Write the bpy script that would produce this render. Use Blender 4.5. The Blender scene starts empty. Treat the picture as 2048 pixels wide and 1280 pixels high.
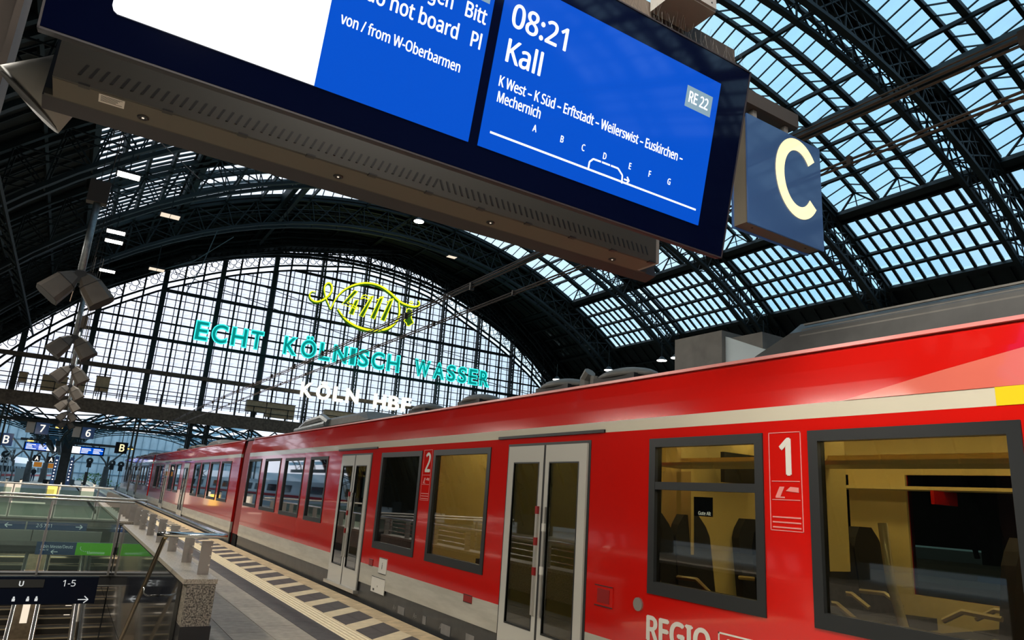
import bpy, math, random
from mathutils import Vector, Matrix
random.seed(7)
D = bpy.data
SC = bpy.context.scene
COL = SC.collection
H = 1.7                      # eye height above the platform
R = math.radians

# ---------------------------------------------------------------- camera
cam_d = D.cameras.new('camera'); cam = D.objects.new('camera', cam_d); COL.objects.link(cam)
cam_d.sensor_width = 36; cam_d.lens = 24.463; cam_d.clip_start = 0.05; cam_d.clip_end = 2000
RW = ((0.84285544, 0.18899078, 0.50386227), (-0.53398546, 0.17759917, 0.82663055), (0.06674004, -0.96578518, 0.25060875))
cam.matrix_world = Matrix(((RW[0][0], -RW[0][1], -RW[0][2], 0), (RW[1][0], -RW[1][1], -RW[1][2], 0),
                           (RW[2][0], -RW[2][1], -RW[2][2], H), (0, 0, 0, 1)))
SC.camera = cam
# ---------------------------------------------------------------- colour management
SC.view_settings.view_transform = 'Standard'
SC.view_settings.look = 'None'
SC.view_settings.gamma = 1.0
SC.view_settings.use_curve_mapping = False
SC.view_settings.exposure = 0.38
SC.cycles.max_bounces = 7; SC.cycles.diffuse_bounces = 3; SC.cycles.glossy_bounces = 4
SC.cycles.transparent_max_bounces = 24; SC.cycles.transmission_bounces = 4
SC.cycles.caustics_reflective = False; SC.cycles.caustics_refractive = False
SC.cycles.sample_clamp_indirect = 4.0
SC.cycles.use_denoising = True
# ---------------------------------------------------------------- sky: hazy bright towards the river end, pale blue elsewhere, thin cloud
world = D.worlds.new('sky'); SC.world = world; world.use_nodes = True
wn, wl = world.node_tree.nodes, world.node_tree.links
for n in list(wn): wn.remove(n)
def W(t, **k):
    n = wn.new(t)
    for a, b in k.items(): setattr(n, a, b)
    return n
tc = W('ShaderNodeTexCoord')
dot = W('ShaderNodeVectorMath', operation='DOT_PRODUCT'); dot.inputs[1].default_value = Vector((-0.12, 0.94, 0.30)).normalized()
wl.new(tc.outputs['Generated'], dot.inputs[0])
ramp = W('ShaderNodeValToRGB'); r = ramp.color_ramp
r.elements[0].position = 0.0; r.elements[0].color = (0.36, 0.60, 0.82, 1)
r.elements[1].position = 1.0; r.elements[1].color = (1.0, 1.03, 1.18, 1)
e = r.elements.new(0.55); e.color = (0.36, 0.68, 0.90, 1)
e = r.elements.new(0.80); e.color = (0.66, 0.88, 1.04, 1)
wl.new(dot.outputs['Value'], ramp.inputs[0])
noi = W('ShaderNodeTexNoise'); noi.inputs['Scale'].default_value = 3.2; noi.inputs['Detail'].default_value = 5
wl.new(tc.outputs['Generated'], noi.inputs['Vector'])
cr = W('ShaderNodeValToRGB'); cr.color_ramp.elements[0].position = 0.46; cr.color_ramp.elements[1].position = 0.72
cr.color_ramp.elements[1].color = (0.45, 0.45, 0.45, 1)
wl.new(noi.outputs['Fac'], cr.inputs[0])
mx = W('ShaderNodeMixRGB'); mx.inputs[2].default_value = (0.92, 0.97, 1.04, 1)
wl.new(cr.outputs[0], mx.inputs[0]); wl.new(ramp.outputs[0], mx.inputs[1])
bg = W('ShaderNodeBackground'); bg.inputs['Strength'].default_value = 1.0
wl.new(mx.outputs[0], bg.inputs[0])
wo = W('ShaderNodeOutputWorld'); wl.new(bg.outputs[0], wo.inputs[0])

def area_light(name, loc, size, size_y, power, color, aim=(0, 0, -1)):
    ld = D.lights.new(name, 'AREA'); ld.shape = 'RECTANGLE'; ld.size = size; ld.size_y = size_y
    ld.energy = power; ld.color = color
    o = D.objects.new(name, ld); COL.objects.link(o); o.location = loc
    o.rotation_euler = Vector(aim).to_track_quat('-Z', 'Y').to_euler()
    return o
WARM = (1.0, 0.84, 0.62)
NEUTRAL = (1.0, 0.93, 0.82)
# added fill lamps, out of view, that brighten floor and train (their housings are built further down, in the platform section)
FILL_LAMPS = [(0.4, -9.0, 5.6), (0.4, -2.5, 5.6), (1.6, 1.2, 5.9), (-3.6, 7.5, 5.6), (-3.9, 14.5, 5.6), (-4.2, 21.5, 5.6), (-4.8, 29, 5.6), (-5.4, 37, 5.6)]
for p in FILL_LAMPS:
    area_light('fill_light', (p[0], p[1], p[2] - 0.07), 0.3, 3.0, 280 if p[0] == 1.6 else 330, NEUTRAL)

# ---------------------------------------------------------------- materials
def nmat(name, base, rough=0.5, metal=0.0, spec=0.5, emis=None, es=0.0, var=0.0, vscale=6.0, bump=0.0, bscale=40.0,
         coat=0.0, base2=None, stretch=None, detail=4.0, wavebump=None):
    m = D.materials.new(name); m.use_nodes = True
    n, l = m.node_tree.nodes, m.node_tree.links
    b = n['Principled BSDF']
    b.inputs['Base Color'].default_value = (*base, 1); b.inputs['Roughness'].default_value = rough
    b.inputs['Metallic'].default_value = metal; b.inputs['Specular IOR Level'].default_value = spec
    if coat: b.inputs['Coat Weight'].default_value = coat; b.inputs['Coat Roughness'].default_value = 0.04
    if emis: b.inputs['Emission Color'].default_value = (*emis, 1); b.inputs['Emission Strength'].default_value = es
    if var or base2 or bump or wavebump:
        t = n.new('ShaderNodeTexCoord'); vec = t.outputs['Object']
        if stretch:
            mp = n.new('ShaderNodeMapping'); mp.inputs['Scale'].default_value = stretch
            l.new(vec, mp.inputs['Vector']); vec = mp.outputs[0]
    if var or base2:
        no = n.new('ShaderNodeTexNoise'); no.inputs['Scale'].default_value = vscale; no.inputs['Detail'].default_value = detail
        l.new(vec, no.inputs['Vector'])
        rr = n.new('ShaderNodeValToRGB'); rr.color_ramp.elements[0].position = 0.35; rr.color_ramp.elements[1].position = 0.65
        if base2:
            rr.color_ramp.elements[0].color = (*base, 1); rr.color_ramp.elements[1].color = (*base2, 1)
        else:
            rr.color_ramp.elements[0].color = (*[c * (1 - var) for c in base], 1)
            rr.color_ramp.elements[1].color = (*[min(1, c * (1 + var)) for c in base], 1)
        l.new(no.outputs['Fac'], rr.inputs[0]); l.new(rr.outputs[0], b.inputs['Base Color'])
    if bump:
        nb = n.new('ShaderNodeTexNoise'); nb.inputs['Scale'].default_value = bscale; nb.inputs['Detail'].default_value = 3
        l.new(vec, nb.inputs['Vector'])
        bp = n.new('ShaderNodeBump'); bp.inputs['Strength'].default_value = bump; bp.inputs['Distance'].default_value = 0.02
        l.new(nb.outputs['Fac'], bp.inputs['Height']); l.new(bp.outputs[0], b.inputs['Normal'])
    return m
def emat(name, col, s):
    m = D.materials.new(name); m.use_nodes = True
    n, l = m.node_tree.nodes, m.node_tree.links; n.remove(n['Principled BSDF'])
    e = n.new('ShaderNodeEmission'); e.inputs[0].default_value = (*col, 1); e.inputs[1].default_value = s
    l.new(e.outputs[0], n['Material Output'].inputs[0]); return m
def glass(name, tint, opac=0.0, oc=(0.5, 0.5, 0.5), rough=0.02, refl=1.0, noise=None, ior=1.5):
    """thin pane: tinted see-through, a fresnel reflection, and a share of dirt or milk (opac)"""
    m = D.materials.new(name); m.use_nodes = True
    n, l = m.node_tree.nodes, m.node_tree.links; n.remove(n['Principled BSDF'])
    tr = n.new('ShaderNodeBsdfTransparent'); tr.inputs[0].default_value = (*tint, 1)
    sh = tr.outputs[0]
    if opac:
        df = n.new('ShaderNodeBsdfTranslucent'); df.inputs[0].default_value = (*oc, 1)
        d2 = n.new('ShaderNodeBsdfDiffuse'); d2.inputs[0].default_value = (*oc, 1)
        md = n.new('ShaderNodeMixShader'); l.new(df.outputs[0], md.inputs[1]); l.new(d2.outputs[0], md.inputs[2])
        ms = n.new('ShaderNodeMixShader'); ms.inputs[0].default_value = opac
        if noise:
            t = n.new('ShaderNodeTexCoord'); mp = n.new('ShaderNodeMapping'); mp.inputs['Scale'].default_value = noise[0]
            l.new(t.outputs['Object'], mp.inputs[0])
            no = n.new('ShaderNodeTexNoise'); no.inputs['Scale'].default_value = noise[1]; no.inputs['Detail'].default_value = 4
            l.new(mp.outputs[0], no.inputs['Vector'])
            mr = n.new('ShaderNodeMapRange'); mr.inputs[1].default_value = noise[2]; mr.inputs[2].default_value = noise[3]
            mr.inputs[3].default_value = opac * 0.3; mr.inputs[4].default_value = min(1, opac * 2)
            l.new(no.outputs['Fac'], mr.inputs[0]); l.new(mr.outputs[0], ms.inputs[0])
        l.new(sh, ms.inputs[1]); l.new(md.outputs[0], ms.inputs[2]); sh = ms.outputs[0]
    gl = n.new('ShaderNodeBsdfGlossy'); gl.inputs['Roughness'].default_value = rough
    fr = n.new('ShaderNodeFresnel'); fr.inputs[0].default_value = ior
    mu = n.new('ShaderNodeMath'); mu.operation = 'MULTIPLY'; mu.inputs[1].default_value = refl; l.new(fr.outputs[0], mu.inputs[0])
    ge = n.new('ShaderNodeNewGeometry'); iv = n.new('ShaderNodeMath'); iv.operation = 'SUBTRACT'; iv.inputs[0].default_value = 1.0
    l.new(ge.outputs['Backfacing'], iv.inputs[1]); m2 = n.new('ShaderNodeMath'); m2.operation = 'MULTIPLY'; m2.use_clamp = True
    l.new(mu.outputs[0], m2.inputs[0]); l.new(iv.outputs[0], m2.inputs[1]); mu = m2
    mf = n.new('ShaderNodeMixShader'); l.new(mu.outputs[0], mf.inputs[0]); l.new(sh, mf.inputs[1]); l.new(gl.outputs[0], mf.inputs[2])
    l.new(mf.outputs[0], n['Material Output'].inputs[0]); return m

M = {}
M['steel'] = nmat('dark_green_steel', (0.012, 0.020, 0.020), 0.55, 0.3, var=0.3, vscale=0.8)
M['steel2'] = nmat('lighter_green_steel', (0.035, 0.055, 0.055), 0.5, 0.3, var=0.3, vscale=0.8)
M['deck'] = nmat('roof_boarding', (0.010, 0.016, 0.015), 0.8, var=0.35, vscale=0.6)
M['gutter'] = nmat('gutter_zinc', (0.22, 0.23, 0.23), 0.6, 0.2, var=0.3, vscale=2)
M['roofglass'] = glass('roof_glass', (0.92, 0.96, 0.97), 0.07, (0.75, 0.85, 0.9), noise=((1, 1, 1), 0.9, 0.4, 0.7))
M['gableglass'] = glass('cast_gable_glass', (0.88, 0.89, 0.93), 0.12, (0.62, 0.64, 0.72), noise=((0.8, 1, 3.2), 1.6, 0.42, 0.62))
M['tile'] = nmat('light_paving', (0.37, 0.33, 0.265), 0.6, var=0.14, vscale=9, bump=0.15, bscale=90)
M['tile_b'] = nmat('light_paving_b', (0.33, 0.295, 0.24), 0.6, var=0.16, vscale=9, bump=0.15, bscale=90)
M['darkband'] = nmat('dark_paving', (0.075, 0.070, 0.066), 0.6, var=0.2, vscale=8)
M['hatch'] = nmat('anthracite_paving', (0.07, 0.062, 0.057), 0.55, var=0.25, vscale=7)
M['cream'] = nmat('cream_paving', (0.80, 0.67, 0.43), 0.6, var=0.08, vscale=8)
M['coping'] = nmat('sand_coping', (0.66, 0.50, 0.29), 0.65, var=0.2, vscale=6)
M['joint'] = nmat('mortar', (0.06, 0.055, 0.05), 0.9)
M['concrete'] = nmat('concrete', (0.20, 0.19, 0.175), 0.8, var=0.2, vscale=3)
M['ballast'] = nmat('ballast', (0.03, 0.026, 0.023), 0.95, base2=(0.09, 0.08, 0.07), vscale=14, bump=0.8, bscale=22)
M['rail'] = nmat('rail_steel', (0.35, 0.33, 0.31), 0.3, 1.0)
M['granite'] = nmat('speckled_granite', (0.02, 0.018, 0.016), 0.35, base2=(0.36, 0.32, 0.26), vscale=60, detail=2)
M['granite_l'] = nmat('pale_granite', (0.22, 0.19, 0.15), 0.35, base2=(0.50, 0.44, 0.35), vscale=60, detail=3)
M['black'] = nmat('black_paint', (0.008, 0.008, 0.009), 0.45)
M['rubber'] = nmat('black_rubber', (0.012, 0.012, 0.012), 0.7)
M['chrome'] = nmat('polished_steel', (0.75, 0.74, 0.72), 0.13, 1.0)
M['brass'] = nmat('bronzed_steel', (0.40, 0.31, 0.18), 0.28, 1.0)
M['brushed'] = nmat('brushed_steel', (0.36, 0.34, 0.31), 0.38, 0.7)
M['bal_glass'] = glass('balustrade_glass', (0.66, 0.76, 0.72), 0.10, (0.35, 0.40, 0.36))
M['pitwall'] = nmat('dark_glass_cladding', (0.035, 0.035, 0.032), 0.10, 0.0, 0.6, coat=0.6)
M['pitdark'] = nmat('dark_underside', (0.018, 0.018, 0.018), 0.6)
M['pitfloor'] = nmat('passage_floor', (0.30, 0.24, 0.17), 0.3, var=0.2)
M['step'] = nmat('step_tread', (0.025, 0.022, 0.019), 0.45, 0.4)
M['stepedge'] = nmat('step_edge', (0.36, 0.29, 0.18), 0.4, 0.2)
M['alu'] = nmat('satin_aluminium', (0.62, 0.60, 0.55), 0.35, 0.8)
# signs
M['navy'] = nmat('display_frame_glass', (0.001, 0.002, 0.012), 0.05, 0, 0.5)
M['lip'] = nmat('display_edge_paint', (0.022, 0.019, 0.023), 0.45, 0.1)
M['vent'] = nmat('vent_sheet', (0.032, 0.031, 0.027), 0.55, 0.0)
M['beige'] = nmat('beige_sheet', (0.080, 0.068, 0.050), 0.5, 0.0)
M['greypaint'] = nmat('grey_paint', (0.20, 0.195, 0.185), 0.5)
M['brown'] = nmat('brown_bracket', (0.060, 0.046, 0.036), 0.5, 0.2)
M['brownpole'] = nmat('brown_column', (0.075, 0.056, 0.045), 0.5, 0.1, var=0.15, vscale=3)
M['white'] = nmat('off_white_label', (0.62, 0.60, 0.55), 0.6)
def screen_mat(name, col, s):
    m = nmat(name, (0.002, 0.003, 0.01), 0.06, 0, 0.5, emis=col, es=s); return m
M['blue'] = screen_mat('blue_lcd', (0.0, 0.064, 0.47), 1.0)
M['lcdwhite'] = screen_mat('white_lcd', (0.92, 0.95, 1.0), 1.35)
M['lcdtext'] = screen_mat('lcd_text', (0.95, 0.97, 1.0), 1.1)
M['lcdgrey'] = screen_mat('lcd_grey', (0.20, 0.30, 0.36), 1.0)
M['signblue'] = nmat('sign_blue_enamel', (0.020, 0.045, 0.11), 0.12, 0, 0.5, emis=(0.02, 0.05, 0.13), es=0.35, coat=0.3)
M['signdark'] = nmat('dark_sign_face', (0.006, 0.009, 0.02), 0.2, 0, 0.5)
M['Cletter'] = screen_mat('backlit_letter', (1.0, 0.80, 0.40), 1.15)
M['lighttext'] = nmat('dim_sign_text', (0.45, 0.46, 0.46), 0.5, emis=(0.5, 0.52, 0.52), es=0.75)
M['green'] = nmat('green_sign', (0.10, 0.40, 0.02), 0.4, emis=(0.10, 0.42, 0.01), es=0.45)
M['teal'] = nmat('teal_letter_body', (0.0, 0.20, 0.19), 0.5, emis=(0.0, 0.30, 0.27), es=0.5)
M['cyan'] = emat('cyan_neon', (0.05, 0.88, 0.80), 1.05)
M['yellow'] = emat('yellow_neon', (0.80, 0.86, 0.02), 1.05)
M['olive'] = nmat('dark_green_letter', (0.03, 0.12, 0.02), 0.5, emis=(0.05, 0.16, 0.01), es=0.4)
M['ivory'] = emat('ivory_backlit', (1.0, 0.95, 0.80), 0.95)
M['lamp'] = emat('lamp_face', (1.0, 0.97, 0.86), 9.0)
M['lampdim'] = emat('dim_lamp_face', (1.0, 0.85, 0.66), 0.75)
M['lampyellow'] = emat('sodium_lamp', (1.0, 0.62, 0.12), 1.6)
M['speaker'] = nmat('speaker_grey', (0.105, 0.088, 0.072), 0.6, var=0.12, vscale=4)
M['speaker_d'] = nmat('speaker_grille', (0.03, 0.028, 0.026), 0.8)
M['galv'] = nmat('galvanised_tube', (0.30, 0.33, 0.34), 0.4, 0.6, var=0.2, vscale=14)
M['wire'] = nmat('cable', (0.03, 0.027, 0.024), 0.5, 0.5)
M['copper'] = nmat('catenary_copper', (0.10, 0.065, 0.045), 0.45, 0.8)
M['box'] = nmat('beige_equipment_box', (0.60, 0.48, 0.29), 0.6, var=0.1)
M['walk'] = nmat('walkway_steel', (0.16, 0.13, 0.095), 0.7, var=0.3)
# train
M['red'] = nmat('gloss_red', (0.55, 0.008, 0.005), 0.12, 0, 0.5, coat=0.7, bump=0.05, bscale=1.1)
M['redmatt'] = nmat('red_seal', (0.26, 0.006, 0.006), 0.35)
M['pink'] = nmat('salmon_decal', (0.62, 0.14, 0.10), 0.12, 0, 0.5, coat=0.7)
M['creamstripe'] = nmat('cream_stripe', (0.60, 0.56, 0.45), 0.15, 0, 0.5, coat=0.5)
M['ystripe'] = nmat('yellow_stripe', (0.80, 0.58, 0.02), 0.15, coat=0.5)
M['skirtw'] = nmat('pale_grey_skirt', (0.40, 0.38, 0.32), 0.3, base2=(0.50, 0.48, 0.41), vscale=2.4, stretch=(1, 0.7, 5), coat=0.3)  # stretched noise paints wavy reflections into the pale grey
M['skirtd'] = nmat('charcoal_skirt', (0.035, 0.037, 0.038), 0.4, var=0.2, coat=0.2)
M['wframe'] = nmat('window_rubber', (0.011, 0.013, 0.014), 0.4)
M['doorgrey'] = nmat('door_light_grey', (0.52, 0.51, 0.46), 0.2, coat=0.5)
M['trglass'] = glass('train_glass', (0.50, 0.50, 0.42), refl=2.4)
M['trglass_d'] = glass('smoked_train_glass', (0.22, 0.24, 0.22), refl=2.6)
M['roofgrey'] = nmat('train_roof_grey', (0.065, 0.065, 0.063), 0.4, var=0.12, coat=0.2)
M['roofgrey2'] = nmat('train_roof_pale', (0.14, 0.135, 0.12), 0.45, var=0.15)
M['decal'] = nmat('white_decal', (0.68, 0.66, 0.60), 0.25)
M['decalpink'] = nmat('faded_decal', (0.72, 0.26, 0.24), 0.25)
M['int_y'] = nmat('interior_yellow', (0.72, 0.54, 0.20), 0.5, emis=(0.72, 0.52, 0.16), es=0.10)  # wall lining given a faint glow of its own, on top of the saloon light
M['int_c'] = nmat('interior_ceiling', (0.70, 0.62, 0.42), 0.5)
M['int_f'] = nmat('interior_floor', (0.06, 0.06, 0.065), 0.5)
M['int_lamp'] = emat('saloon_light', (1.0, 0.84, 0.50), 11.0)
M['seat'] = nmat('seat_fabric', (0.022, 0.020, 0.024), 0.85)
M['grab'] = nmat('grab_pole_yellow', (0.62, 0.50, 0.28), 0.3, 0.2)
M['icewhite'] = nmat('white_train_paint', (0.88, 0.92, 0.95), 0.2, coat=0.4)
M['icered'] = nmat('train_red_band', (0.70, 0.02, 0.04), 0.3)
M['icewin'] = nmat('dark_train_window', (0.02, 0.03, 0.04), 0.08)
M['facade'] = nmat('blue_glass_facade', (0.60, 0.70, 0.74), 0.3, var=0.15, vscale=0.5)
M['facademul'] = nmat('facade_mullion', (0.25, 0.36, 0.42), 0.4)
M['canopyblue'] = glass('canopy_sheet', (0.22, 0.38, 0.48), 0.35, (0.20, 0.34, 0.42), refl=0.3)
M['leaf'] = nmat('shrub_leaves', (0.05, 0.13, 0.02), 0.8, base2=(0.10, 0.22, 0.04), vscale=3)
M['stone'] = nmat('pier_concrete', (0.13, 0.12, 0.11), 0.8, var=0.15, vscale=2)
M['cloth'] = nmat('dark_cloth', (0.015, 0.015, 0.02), 0.9)
M['jeans'] = nmat('blue_denim', (0.03, 0.05, 0.10), 0.9)
M['skin'] = nmat('skin', (0.40, 0.24, 0.17), 0.6)
M['hair'] = nmat('dark_hair', (0.02, 0.014, 0.01), 0.7)
M['orange'] = nmat('orange_sign', (0.70, 0.25, 0.03), 0.5, emis=(0.7, 0.25, 0.03), es=0.3)

# ---------------------------------------------------------------- mesh helpers
class MB:
    def __init__(s): s.v = []; s.f = []; s.mi = []; s.sm = False
    def add(s, vs, fs, mi=0):
        o = len(s.v); s.v += [tuple(p) for p in vs]
        s.f += [tuple(i + o for i in f) for f in fs]; s.mi += [mi] * len(fs); return s
    def hexa(s, a, mi=0):   # 8 points: bottom ring 0-3, top ring 4-7
        return s.add(a, [(3, 2, 1, 0), (4, 5, 6, 7), (0, 1, 5, 4), (1, 2, 6, 5), (2, 3, 7, 6), (3, 0, 4, 7)], mi)
    def box(s, x0, x1, y0, y1, z0, z1, mi=0):
        return s.hexa([(x0, y0, z0), (x1, y0, z0), (x1, y1, z0), (x0, y1, z0), (x0, y0, z1), (x1, y0, z1), (x1, y1, z1), (x0, y1, z1)], mi)
    def bar(s, p, q, w, h=None, up=(0, 0, 1), mi=0):
        p = Vector(p); q = Vector(q); h = h or w
        d = (q - p)
        if d.length < 1e-6: return s
        d.normalize(); u = Vector(up)
        sd = d.cross(u)
        if sd.length < 1e-4: sd = d.cross(Vector((1, 0, 0)))
        sd.normalize(); u = sd.cross(d)
        a, b = sd * (w / 2), u * (h / 2)
        return s.hexa([p - a - b, p + a - b, p + a + b, p - a + b, q - a - b, q + a - b, q + a + b, q - a + b], mi)
    def prism(s, poly, d, mi=0):
        n = len(poly); d = Vector(d)
        vs = [Vector(p) for p in poly]; vs += [p + d for p in vs]
        fs = [tuple(range(n))[::-1], tuple(range(n, 2 * n))] + [(i, (i + 1) % n, (i + 1) % n + n, i + n) for i in range(n)]
        return s.add(vs, fs, mi)
    def tube(s, pts, r, n=8, cap=True, mi=0, rs=None):
        pts = [Vector(p) for p in pts]; k = len(pts); rings = []
        prev = None
        for i, p in enumerate(pts):
            d = (pts[min(i + 1, k - 1)] - pts[max(i - 1, 0)]).normalized()
            if prev is None:
                u = d.orthogonal().normalized()
            else:
                u = (prev - d * prev.dot(d)).normalized()
            prev = u; w = d.cross(u); rr = rs[i] if rs else r
            rings.append([p + (u * math.cos(2 * math.pi * j / n) + w * math.sin(2 * math.pi * j / n)) * rr for j in range(n)])
        vs = [v for rg in rings for v in rg]; fs = []
        for i in range(k - 1):
            for j in range(n):
                a = i * n + j; b = i * n + (j + 1) % n; fs.append((a, b, b + n, a + n))
        if cap: fs += [tuple(range(n))[::-1], tuple(range((k - 1) * n, k * n))]
        return s.add(vs, fs, mi)
    def strip(s, ring, closed=False, mi=0):  # list of cross sections (equal length closed polygons)
        n = len(ring[0]); k = len(ring); vs = [v for r_ in ring for v in r_]; fs = []
        for i in range(k - (0 if closed else 1)):
            for j in range(n):
                a = i * n + j; b = i * n + (j + 1) % n; i2 = (i + 1) % k
                fs.append((a, b, i2 * n + (j + 1) % n, i2 * n + j))
        if not closed: fs += [tuple(range(n))[::-1], tuple(range((k - 1) * n, k * n))]
        return s.add(vs, fs, mi)
    def disc(s, c, nrm, r, th, n=16, mi=0):
        c = Vector(c); nrm = Vector(nrm).normalized()
        return s.tube([c, c + nrm * th], r, n, True, mi)
    def mesh(s, name, mats, smooth=False):
        me = D.meshes.new(name); me.from_pydata(s.v, [], s.f)
        for m in (mats if isinstance(mats, (list, tuple)) else [mats]): me.materials.append(m)
        if any(s.mi): me.polygons.foreach_set('material_index', s.mi)
        if smooth: me.polygons.foreach_set('use_smooth', [True] * len(me.polygons))
        me.update(); return me

def link(name, me, parent=None, loc=None):
    o = D.objects.new(name, me); COL.objects.link(o)
    if loc is not None: o.location = loc
    if parent is not None:
        o.parent = parent
        o.matrix_parent_inverse = Matrix.Translation(-Vector(WLOC.get(parent.name, (0, 0, 0))))
    WLOC[o.name] = Vector(WLOC.get(parent.name, (0, 0, 0))) * 0 if parent is not None else Vector(loc or (0, 0, 0))
    return o
WLOC = {}
def obj(name, mb, m, parent=None, smooth=False):
    """one mesh object; vertices are world coordinates"""
    return link(name, mb.mesh(name, m, smooth), parent)
def tag(o, label=None, cat=None, group=None, kind=None):
    if label: o['label'] = label
    if cat: o['category'] = cat
    if group: o['group'] = group
    if kind: o['kind'] = kind
    return o
def thing(name, label, cat, loc=(0, 0, 0), group=None):
    o = D.objects.new(name, None); COL.objects.link(o); o.location = loc; o.empty_display_size = 0.1
    WLOC[o.name] = Vector(loc)
    return tag(o, label, cat, group)
def struct(name, mb=None, m=None, label=None, smooth=False):
    if mb is None:
        o = D.objects.new(name, None); COL.objects.link(o); WLOC[o.name] = Vector((0, 0, 0))
    else: o = obj(name, mb, m, None, smooth)
    return tag(o, label, None, None, 'structure')
def copy_tree(src, delta, label=None, group=None, rot=None):
    """copy a thing with its parts and sub-parts, moved by delta"""
    c = src.copy(); COL.objects.link(c); c.location = Vector(src.location) + Vector(delta); WLOC[c.name] = Vector(c.location)
    if label: c['label'] = label
    if group: c['group'] = group
    for ch in src.children:
        d = ch.copy(); COL.objects.link(d); d.parent = c
        for g in ch.children:
            h = g.copy(); COL.objects.link(h); h.parent = d
    return c
def inst(name, me, parent, loc=(0, 0, 0), rot=None, scale=None):
    """an object that shares mesh data, placed by its own location"""
    o = D.objects.new(name, me); COL.objects.link(o); o.location = loc
    if rot: o.rotation_euler = rot
    if scale: o.scale = scale
    WLOC[o.name] = Vector(loc)
    if parent is not None:
        o.parent = parent; o.matrix_parent_inverse = Matrix.Translation(-Vector(WLOC.get(parent.name, (0, 0, 0))))
    return o
try: SANS = D.fonts.load(bpy.utils.system_resource('DATAFILES', path='fonts') + '/NotoSansHebrew-Regular.woff2')   # a typeface that ships inside Blender
except Exception: SANS = None
def text_obj(name, body, mat, size, origin, right, up, parent=None, xs=1.0, depth=0.002, align='LEFT', outline=0.0, shear=0.0, spacing=1.0, bold=0.0, fit=None, sans=True):
    """lettering turned into a mesh: origin is the left end of the baseline; size is the capital height"""
    cu = D.curves.new('tmp', 'FONT'); cu.body = body; cu.size = 1.0; cu.align_x = align; cu.shear = shear
    cu.space_character = spacing; cu.resolution_u = 5
    CAP = 0.682
    if sans and SANS: cu.font = SANS; CAP = 0.5726
    k = size / CAP
    if outline:
        cu.fill_mode = 'NONE'; cu.offset = bold / k; cu.bevel_depth = outline / k; cu.bevel_resolution = 1; cu.extrude = 0
    else:
        cu.extrude = depth / k
        if not (sans and SANS): cu.offset = bold / k
    to = D.objects.new('tmp', cu); COL.objects.link(to)
    bpy.context.view_layer.update()
    me = D.meshes.new_from_object(to.evaluated_get(bpy.context.evaluated_depsgraph_get()))
    D.objects.remove(to); D.curves.remove(cu)
    if bold and sans and SANS and not outline:      # heavier weight: the outline repeated with tiny shifts
        vs = [v.co.copy() for v in me.vertices]; fs = [tuple(p.vertices) for p in me.polygons]; q = bold / k; nv, nf = [], []
        for j, (dx, dy) in enumerate(((-q, 0), (q, 0), (0, q * .6), (0, -q * .6))):
            o_ = len(nv); nv += [(v.x + dx, v.y + dy, v.z + j * .0003 / k) for v in vs]; nf += [tuple(i + o_ for i in f) for f in fs]
        me = D.meshes.new(name); me.from_pydata(nv, [], nf)
    if fit:
        xv = [v.co.x for v in me.vertices]; w0 = max(xv) - min(xv); lo = min(xv); xs = fit / (w0 * k)
        for v in me.vertices: v.co.x -= lo
    r_ = Vector(right).normalized(); u_ = Vector(up).normalized(); n_ = r_.cross(u_)
    mat4 = Matrix((( r_.x * k * xs, u_.x * k, n_.x * k, origin[0]), (r_.y * k * xs, u_.y * k, n_.y * k, origin[1]), (r_.z * k * xs, u_.z * k, n_.z * k, origin[2]), (0, 0, 0, 1)))
    me.transform(mat4); me.materials.clear(); me.materials.append(mat); me.name = name
    return link(name, me, parent)

# ================================================================ PLATFORM
XE = 4.32                    # platform edge beside the train
PIT0, PIT1, PITL, PITR = 8.8, 17.9, -2.6, 1.31
PB0, PB1 = 18.25, 30.0
floor = struct('floor', MB().box(-5.2, 2.85, -32, PIT0, -0.06, -0.012).box(PITR + 0.02, 2.85, PIT0, 150, -0.06, -0.012)
               .box(-5.2, PITL, PIT0, 150, -0.06, -0.012).box(PITL, PITR, PB1, 150, -0.06, -0.012), M['joint'],
               'platform deck under the paving')
slab = MB().box(-5.1, XE - 0.02, -32, PIT0, -0.9, -0.06).box(PITR + 0.02, XE - 0.02, PIT0, 150, -0.9, -0.06)
slab.box(-5.1, PITL, PIT0, 150, -0.9, -0.06).box(PITL, PITR, PB1, 150, -0.9, -0.06)
obj('platform_body', slab, M['concrete'], floor)
def joined(name, rects, m, z=0.0, th=0.04, parent=floor):
    b = MB()
    for x0, x1, y0, y1 in rects: b.box(x0, x1, y0, y1, z - th, z)
    o = obj(name, b, m, parent); o['kind'] = 'stuff'; return o
# light tiles 0.45 x 0.72 with open joints
g = 0.004
me_t = [MB().box(-0.225 + g, 0.225 - g, -0.36 + g, 0.36 - g, -0.04, 0).mesh('paving_tile', M[k]) for k in ('tile', 'tile_b', 'tile')]
cols = [2.85 - 0.45 * (i + 0.5) for i in range(3)]
rest = []
for ci, x in enumerate(cols):
    for j in range(220):
        y = -14 + 0.72 * j + 0.36 * (ci % 2)
        if 6.2 < y < 26: inst('paving_tile', random.choice(me_t), floor, (x, y, random.uniform(-0.0015, 0.0)))
        else: rest.append((x - 0.225 + g, x + 0.225 - g, y - 0.36 + g, y + 0.36 - g))
joined('paving_tiles', rest, M['tile'])
rest = []
for x0 in [PITR + 0.35 - 0.45 * i for i in range(1, 17)]:
    for j in range(0, 230):
        y = -14 + 0.72 * j
        if x0 > PITL - 0.75 and (PIT0 - 0.9 < y < PIT1 + .2 or PB0 - .4 < y < PB1 + 0.4): continue
        if x0 + 0.45 > PITR - 0.3 and PIT0 - 0.9 < y < PB1: continue
        if j > 140 and (j % 4): continue
        k = 4 if j > 140 else 1
        rest.append((x0 + g, x0 + 0.45 - g, y + g, y + 0.72 * k - g))
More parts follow.
